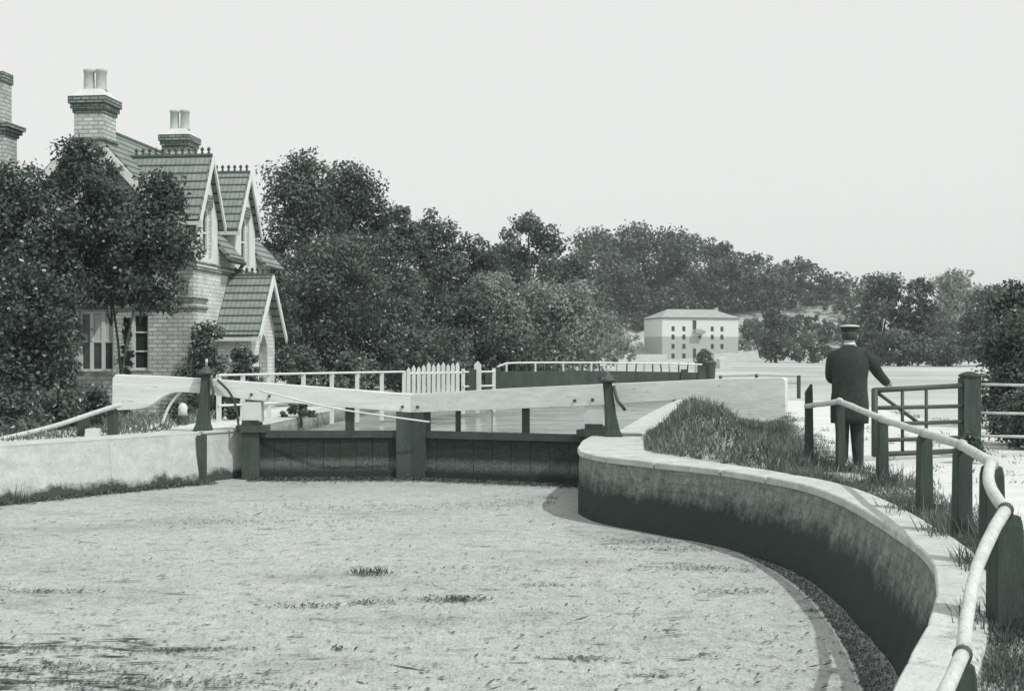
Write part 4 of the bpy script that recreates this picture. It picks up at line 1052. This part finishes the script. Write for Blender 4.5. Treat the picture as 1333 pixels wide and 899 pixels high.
# taller tufts round the post feet and along the mound foot
P = []
for u, Y, v, w, hw, ex in POSTS[:7]:
    p = at(u, v, Y)
    for k in range(650):
        a = random.random()*6.28; r = abs(random.gauss(0, .22)); P.append((p.x+math.cos(a)*r, p.y+math.sin(a)*r*.8+.05, h(p.x, p.y)-.02))
for k in range(2600):
    y = random.uniform(18.2, 23.5); x = random.gauss(4.62+(y-20.5)*.16, .13)
    if poly_dist(x, y, MOUND) > -.12 and not (x < 4.72 and 20.2 < y < 21.0): P.append((x, y, h(x, y)+(.10 if y > 20.8 else 0)))
blades('tall_grass', np.array(P), .17, .007, M['grass'], .4)
P = []
edge = [(7.2, 9.2), (5.4, 8.4), (4.4, 8.85), (3.95, 9.6), (4.15, 12.5), (4.45, 14.2), (4.3, 16.5), (4.75, 19.5), (5.6, 24), (6.8, 31)]
for (x0, y0), (x1, y1) in list(zip(edge, edge[1:]))+[((7.2, 9.2), (8.6, 14)), ((8.6, 14), (8.9, 22)), ((8.9, 22), (9.4, 30))]:
    for c in range(26):
        s_ = random.random(); cx, cy = x0+(x1-x0)*s_+random.gauss(0, .16), y0+(y1-y0)*s_+random.gauss(0, .16)
        for k in range(36): P.append((cx+random.gauss(0, .07), cy+random.gauss(0, .09), h(cx, cy)-.01))
for c in range(60):   # a few tufts growing in the gravel itself
    cx, cy = random.uniform(4.6, 8.2), random.uniform(9.4, 24)
    for k in range(16): P.append((cx+random.gauss(0, .05), cy+random.gauss(0, .07), -.01))
blades('path_grass', np.array(P), .07, .007, M['grass'], .5)
P = []
for k in range(9000):   # low growth on the left bank under the hedge and round the lock side
    x, y = random.uniform(-12, -6.6), random.uniform(18.5, 29)
    if x < -7.2-(21.5-y)*.75 or y > 25: P.append((x, y, -.01))
blades('bank_grass', np.array(P), .13, .014, M['grass'], .5)

# ------------------------------------------------------------------ floating weed
V = []; T = []
def scrap(x, y, l, w, rise=0.0, ang=None):
    a = random.gauss(0, .6) if ang is None else ang
    dx, dy = math.cos(a)*l, math.sin(a)*l; px, py = -math.sin(a)*w, math.cos(a)*w
    z = WATER+.006+random.random()*.01
    V.append([(x-dx, y-dy, z), (x+px, y+py, z+rise*.5), (x+dx, y+dy, z+rise), (x-px, y-py, z+rise*.3)]); T.append(random.random()*.8)
def in_water(x, y):
    for p, q in zip(RIN, RIN[1:]):
        if min(p.y, q.y) <= y <= max(p.y, q.y):
            return x < p.x-.35
    return x < 1
for k in range(6500):
    v = 640+260*random.random()**1.3; u = random.uniform(-60, 1120); p = onz(u, v, WATER)
    if p.y < 22.2 and in_water(p.x, p.y) and p.x > -8.3+(p.y-19)*.62: sz = random.expovariate(1/.010)+.004; scrap(p.x, p.y, min(sz, .09), min(sz*random.uniform(.15, .7), .012), random.choice((0, 0, sz*.6)))
def clump(u, v, n, sx, sy, rise, s=.030):
    c = onz(u, v, WATER)
    for k in range(int(n*1.9)):
        x, y = c.x+random.gauss(0, sx), c.y+random.gauss(0, sy)
        if in_water(x, y): scrap(x, y, random.uniform(.4, 1.3)*s, random.uniform(.1, .35)*s, random.random()*rise, random.random()*6.28)
for a in ((482, 748, 70, .12, .08, .09), (590, 781, 120, .16, .06, .04), (405, 790, 50, .22, .07, .04), (480, 785, 40, .12, .05, .03), (440, 845, 14, .03, .03, .03), (250, 845, 50, .25, .04, .01), (215, 848, 60, .18, .05, .01),
          (60, 870, 220, .5, .12, .015), (180, 890, 260, .6, .1, .015), (20, 845, 120, .4, .08, .01), (60, 771, 60, .22, .04, .03), (760, 857, 30, .15, .03, .01), (840, 880, 26, .15, .02, .01), (760, 860, 12, .1, .02, .01),
          (715, 655, 160, .7, .2, .02), (740, 648, 120, .3, .12, .02), (600, 660, 80, .9, .2, .02), (330, 680, 160, .9, .35, .02), (420, 660, 120, .8, .3, .02), (860, 705, 140, .5, .15, .02), (930, 740, 120, .4, .12, .02), (970, 770, 60, .3, .1, .02), (700, 762, 30, .2, .04, .01), (640, 740, 40, .5, .1, .01), (900, 715, 90, .5, .1, .03)):  # dark scraps left of the wall tip stand in for its shadow
    clump(*a)
for k in range(90):   # drifting stalks and twigs
    v = 650+240*random.random(); u = random.uniform(-40, 1080); p = onz(u, v, WATER)
    if p.y < 21.5 and in_water(p.x, p.y) and p.x > -7.8+(p.y-19)*.62: scrap(p.x, p.y, random.uniform(.06, .26), random.uniform(.006, .014), 0, random.gauss(0, .25))
for k in range(80):   # longer strands gathered towards the lower left
    u = abs(random.gauss(0, 140))-30; p = onz(u, random.uniform(825, 905), WATER); scrap(p.x, p.y, random.uniform(.05, .22), random.uniform(.008, .022), 0, random.gauss(0, .2))
# dark fringe along the foot of the left wall and the gates
for k in range(2600):
    s = random.random(); p = Vector((-9.2, 17.6, 0)).lerp(Vector((-5.55, 22.3, 0)), s); o = abs(random.gauss(0, .14))+.04
    scrap(p.x+.82*o, p.y-.57*o, random.uniform(.02, .07), random.uniform(.006, .02), random.random()*.07, random.random()*6.28)
for k in range(3600):
    s = random.random(); o = abs(random.gauss(0, .22))
    p = HEEL_L.lerp(MITRE, s) if k % 2 else MITRE.lerp(HEEL_R, s)
    scrap(p.x, p.y-.12-o, random.uniform(.02, .07), random.uniform(.006, .02), random.random()*.05, random.random()*6.28)
tag(quads('floating_weed', np.array(V), np.array(T), M['weed']), kind='stuff')
# pale strip drawn as the bright edge of the curved wall's shadow
bm = bmesh.new(); sl_ = [onz(u, v, WATER+.005) for u, v in ((965, 722), (1010, 745), (1050, 775), (1082, 815), (1105, 855), (1122, 899), (1130, 960))]
cs = catmull(sl_, 6); vv = []
for i, p in enumerate(cs):
    d = cs[min(i+1, len(cs)-1)]-cs[max(i-1, 0)]; nn = Vector((d.y, -d.x, 0)).normalized(); w = .012+.012*random.random()
    vv.append((bm.verts.new(p+nn*w), bm.verts.new(p-nn*w)))
for (a, b), (c, d) in zip(vv, vv[1:]): bm.faces.new((a, b, d, c))
tag(mk('shadow_edge_strip', bm, M['stone'], None), kind='stuff')
V = []; T = []  # weed scraps whose dark tone also paints in the wall's shadow
for k in range(6500):
    i = random.randrange(len(cs)-1); p = cs[i].lerp(cs[i+1], random.random()); o = abs(random.gauss(0, .22)); scrap(p.x+o, p.y+o*.4, random.uniform(.006, .022), random.uniform(.003, .009), random.random()*.02, random.random()*6.28)
tag(quads('shaded_wall_weed', np.array(V), np.array(T), M['weed']), kind='stuff')
# reeds at the foot of the left wall, picture edge
c = onz(14, 655, WATER); P = np.array([(c.x+random.gauss(0, .10), c.y+random.gauss(0, .06), WATER) for k in range(40)])
tag(blades('reed_tuft', P, .38, .010, M['weed'], .2), 'dark reed tuft growing from the water against the left wall at the picture edge', 'reeds')
bpy.data.objects['reed_tuft'].pop('kind', None)

# ------------------------------------------------------------------ man at the gate
mp0 = at(1106, 600, 15.65); mb = Vector((mp0.x, 15.65, 0.0))
P_ = thing('person', 'man in dark uniform and peaked cap seen from behind, one hand on the field gate', 'person', mb, R(-9))
S = 1.03
def skin(name, verts, edges, rad, mat, parent, root=0, sub=2):
    me = bpy.data.meshes.new(name); me.from_pydata([Vector(v)*S for v in verts], edges, []); o = bpy.data.objects.new(name, me); COL.objects.link(o)
    md_ = o.modifiers.new('skin', 'SKIN'); md_.use_smooth_shade = True
    for i, r in enumerate(rad):
        r = r if isinstance(r, tuple) else (r, r)
        me.skin_vertices[0].data[i].radius = (r[0]*S, r[1]*S)
        me.skin_vertices[0].data[i].use_root = (i == root)
    s_ = o.modifiers.new('sub', 'SUBSURF'); s_.levels = sub; s_.render_levels = sub
    bpy.context.view_layer.update()
    ev = o.evaluated_get(bpy.context.evaluated_depsgraph_get()); m2 = bpy.data.meshes.new_from_object(ev)
    m2.name = name; o.modifiers.clear(); o.data = m2; bpy.data.meshes.remove(me)
    m2.materials.clear()
    for x in (mat if isinstance(mat, list) else [mat]): m2.materials.append(x)
    for p in m2.polygons: p.use_smooth = True; p.material_index = 0
    o.parent = parent; return o
bv = [(0, 0, .93), (0, 0, 1.12), (0, .01, 1.32), (0, 0, 1.45), (0, .01, 1.53), (0, .025, 1.60), (0, .03, 1.69),
      (.19, 0, 1.41), (.33, .07, 1.20), (.47, .28, 1.06), (.51, .34, 1.04),
      (-.18, 0, 1.40), (-.215, .08, 1.14), (-.12, .26, 1.06), (-.04, .29, 1.05),
      (.09, 0, .86), (.09, .02, .48), (.10, -.03, .10), (.13, .12, .05),
      (-.09, 0, .86), (-.085, .03, .48), (-.085, .0, .10), (-.11, .15, .05)]
be = [(0,1),(1,2),(2,3),(3,4),(4,5),(5,6),(3,7),(7,8),(8,9),(9,10),(3,11),(11,12),(12,13),(13,14),(0,15),(15,16),(16,17),(17,18),(0,19),(19,20),(20,21),(21,22)]
brd = [(.16,.12),(.15,.11),(.17,.12),(.11,.09),.06,(.078,.092),(.07,.085), .065,.05,.035,.035, .065,.05,.035,.035, .118,.092,.072,.048, .118,.092,.072,.048]
# fingers on the gate bar and a thumb
for k, (dx, ln) in enumerate(((-.03, .07), (-.01, .082), (.012, .078), (.032, .062))):
    i = len(bv); bv += [(.52+dx, .385, 1.045), (.525+dx, .385+ln*.6, 1.03), (.525+dx, .385+ln*.8, .99)]; be += [(10, i), (i, i+1), (i+1, i+2)]; brd += [.012, .0095, .008]
i = len(bv); bv += [(.475, .37, 1.04), (.46, .41, 1.02)]; be += [(10, i), (i, i+1)]; brd += [.013, .010]
body = skin('body', bv, be, brd, [M['skin'], M['cloth2'], M['leather']], P_)
for p in body.data.polygons:
    z = p.center.z/S
    hnd = p.center.x > .46*S or (p.center.y > .24*S and z < 1.2)
    p.material_index = 2 if z < .13 else (1 if z < 1.515 and not hnd else 0)
# coat: torso, skirt and sleeves
bm = bmesh.new(); rings = []
for z, rx, ry, dy in ((.56, .228, .165, 0), (.64, .232, .165, 0), (.80, .232, .16, 0), (.95, .216, .15, 0), (1.10, .214, .145, 0), (1.26, .24, .155, .005), (1.36, .235, .15, 0), (1.43, .19, .125, 0), (1.485, .115, .095, 0), (1.525, .075, .08, .005)):
    rings.append([bm.verts.new(Vector((rx*math.copysign(abs(math.cos(a))**.85, math.cos(a)), ry*math.sin(a)+dy, z))*S) for a in [2*math.pi*k/24 for k in range(24)]])
for a, b in zip(rings, rings[1:]):
    for k in range(24): bm.faces.new((a[k], a[(k+1) % 24], b[(k+1) % 24], b[k]))
bm.faces.new(rings[0][::-1]); bm.faces.new(rings[-1])
for pts, rr in (([(.16, 0, 1.40), (.25, .02, 1.33), (.335, .075, 1.20), (.41, .18, 1.12), (.475, .285, 1.06)], [.09, .085, .068, .06, .055]),
                ([(-.15, 0, 1.40), (-.20, .02, 1.32), (-.218, .08, 1.14), (-.18, .17, 1.09), (-.11, .27, 1.06)], [.09, .085, .068, .058, .052])):
    tube(bm, [p*S for p in catmull(pts, 4)], [lerp([(k/4, r) for k, r in enumerate(rr)], j/16) * S for j in range(17)], 12)
coat = mk('coat', bm, M['cloth'], P_, True, local=True)
bm = bmesh.new(); lathe(bm, Vector((0, .008, 1.515))*S, [(.072*S, 0), (.070*S, .035*S), (.064*S, .037*S)], 16, 1, 1.08); mk('collar', bm, M['white'], P_, True, local=True)
bm = bmesh.new(); lathe(bm, Vector((0, .012, 1.595))*S, [(.05*S, -.02*S), (.080*S, 0), (.093*S, .04*S), (.094*S, .09*S), (.07*S, .12*S)], 18, 1, 1.12); mk('hair', bm, M['post_wood'], P_, True, local=True)
bm = bmesh.new()
for s in (-1, 1): lathe(bm, Vector((s*.096, .04, 1.625))*S, [(.006, -.03), (.014, -.015), (.016, .015), (.008, .03)], 8, .7, 1.2)
mk('ears', bm, M['skin'], P_, True, local=True)
bm = bmesh.new(); lathe(bm, Vector((0, .02, 1.68))*S, [(.100*S, .008*S), (.103*S, .045*S)], 20, 1, 1.1); cap = mk('cap', bm, M['cloth'], P_, True, local=True)
bm = bmesh.new(); lathe(bm, Vector((0, .02, 1.725))*S, [(.102*S, 0), (.122*S, .025*S), (.117*S, .036*S), (.03*S, .04*S)], 20, 1, 1.1); mk('cap_crown', bm, M['cloth2'], cap, True, local=True)
bm = bmesh.new(); lathe(bm, Vector((0, .02, 1.747))*S, [(.1235*S, 0), (.124*S, .008*S), (.112*S, .018*S), (.03*S, .027*S)], 20, 1, 1.1); mk('cap_top', bm, M['pole'], cap, True, local=True)
bm = bmesh.new(); slab(bm, [(-.085, .10), (-.05, .165), (0, .185), (.05, .165), (.085, .10)], [], lambda a, b, c: Vector((a, b+.02, 1.685+c-(b-.1)*.35))*S, .008); mk('cap_peak', bm, M['leather'], cap, local=True)

# ------------------------------------------------------------------ haze
bm = bmesh.new(); bx(bm, (-705, -125, -2.9), (705, 905, 38))
HZ, nt, b_ = None, None, None
m = bpy.data.materials.new('haze_air'); m.use_nodes = True; nt = m.node_tree; nt.nodes.clear()
out = N(nt, 'ShaderNodeOutputMaterial'); pv = N(nt, 'ShaderNodeVolumePrincipled')
pv.inputs['Color'].default_value = (.88, .92, .90, 1); pv.inputs['Density'].default_value = 0.00042; pv.inputs['Anisotropy'].default_value = 0.0
nt.links.new(pv.outputs[0], out.inputs['Volume'])
hz = mk('haze', bm, m, None, uv=False); tag(hz, kind='stuff')

# ------------------------------------------------------------------ light, sky, camera
SUN_EL, SUN_AZ = R(53), math.atan2(.76, -.65)     # azimuth from +Y towards +X
w = bpy.data.worlds.new('World'); sc.world = w; w.use_nodes = True; nt = w.node_tree
bg = nt.nodes['Background']
sky = N(nt, 'ShaderNodeTexSky', sky_type='NISHITA'); sky.sun_disc = False; sky.sun_elevation = SUN_EL; sky.sun_rotation = SUN_AZ
sky.dust_density = 4.0; sky.air_density = 1.2
bw = N(nt, 'ShaderNodeRGBToBW'); nt.links.new(sky.outputs[0], bw.inputs[0])
v = math_(nt, 'ADD', math_(nt, 'MULTIPLY', bw.outputs[0], 0.25), 7.7)   # white overcast veil over the clear sky
c = N(nt, 'ShaderNodeVectorMath', operation='SCALE'); c.inputs[0].default_value = (.985, 1.0, .985); nt.links.new(v, c.inputs['Scale'])
nt.links.new(c.outputs[0], bg.inputs['Color']); bg.inputs['Strength'].default_value = 0.1
sl = bpy.data.lights.new('sun', 'SUN'); sl.energy = 2.8; sl.angle = R(.6); sl.color = (1.0, .99, .97)
so = bpy.data.objects.new('sun', sl); COL.objects.link(so)
dv = Vector((math.sin(SUN_AZ)*math.cos(SUN_EL), math.cos(SUN_AZ)*math.cos(SUN_EL), math.sin(SUN_EL)))
so.rotation_euler = dv.to_track_quat('Z', 'Y').to_euler(); so.location = (20, -10, 40)

cam = bpy.data.cameras.new('camera'); co = bpy.data.objects.new('camera', cam); COL.objects.link(co); sc.camera = co
co.location = (0, 0, CAMZ); co.rotation_euler = (R(90), 0, 0)
cam.sensor_width = 36; cam.sensor_fit = 'HORIZONTAL'; cam.lens = 36*F/1333.0
cam.shift_y = (HY-449.5)/1333.0; cam.clip_start = .05; cam.clip_end = 3000
sc.view_settings.view_transform = 'Standard'; sc.view_settings.look = 'None'; sc.view_settings.exposure = 0; sc.view_settings.gamma = 1
sc.cycles.volume_bounces = 0; sc.cycles.max_bounces = 6
sc.render.film_transparent = False
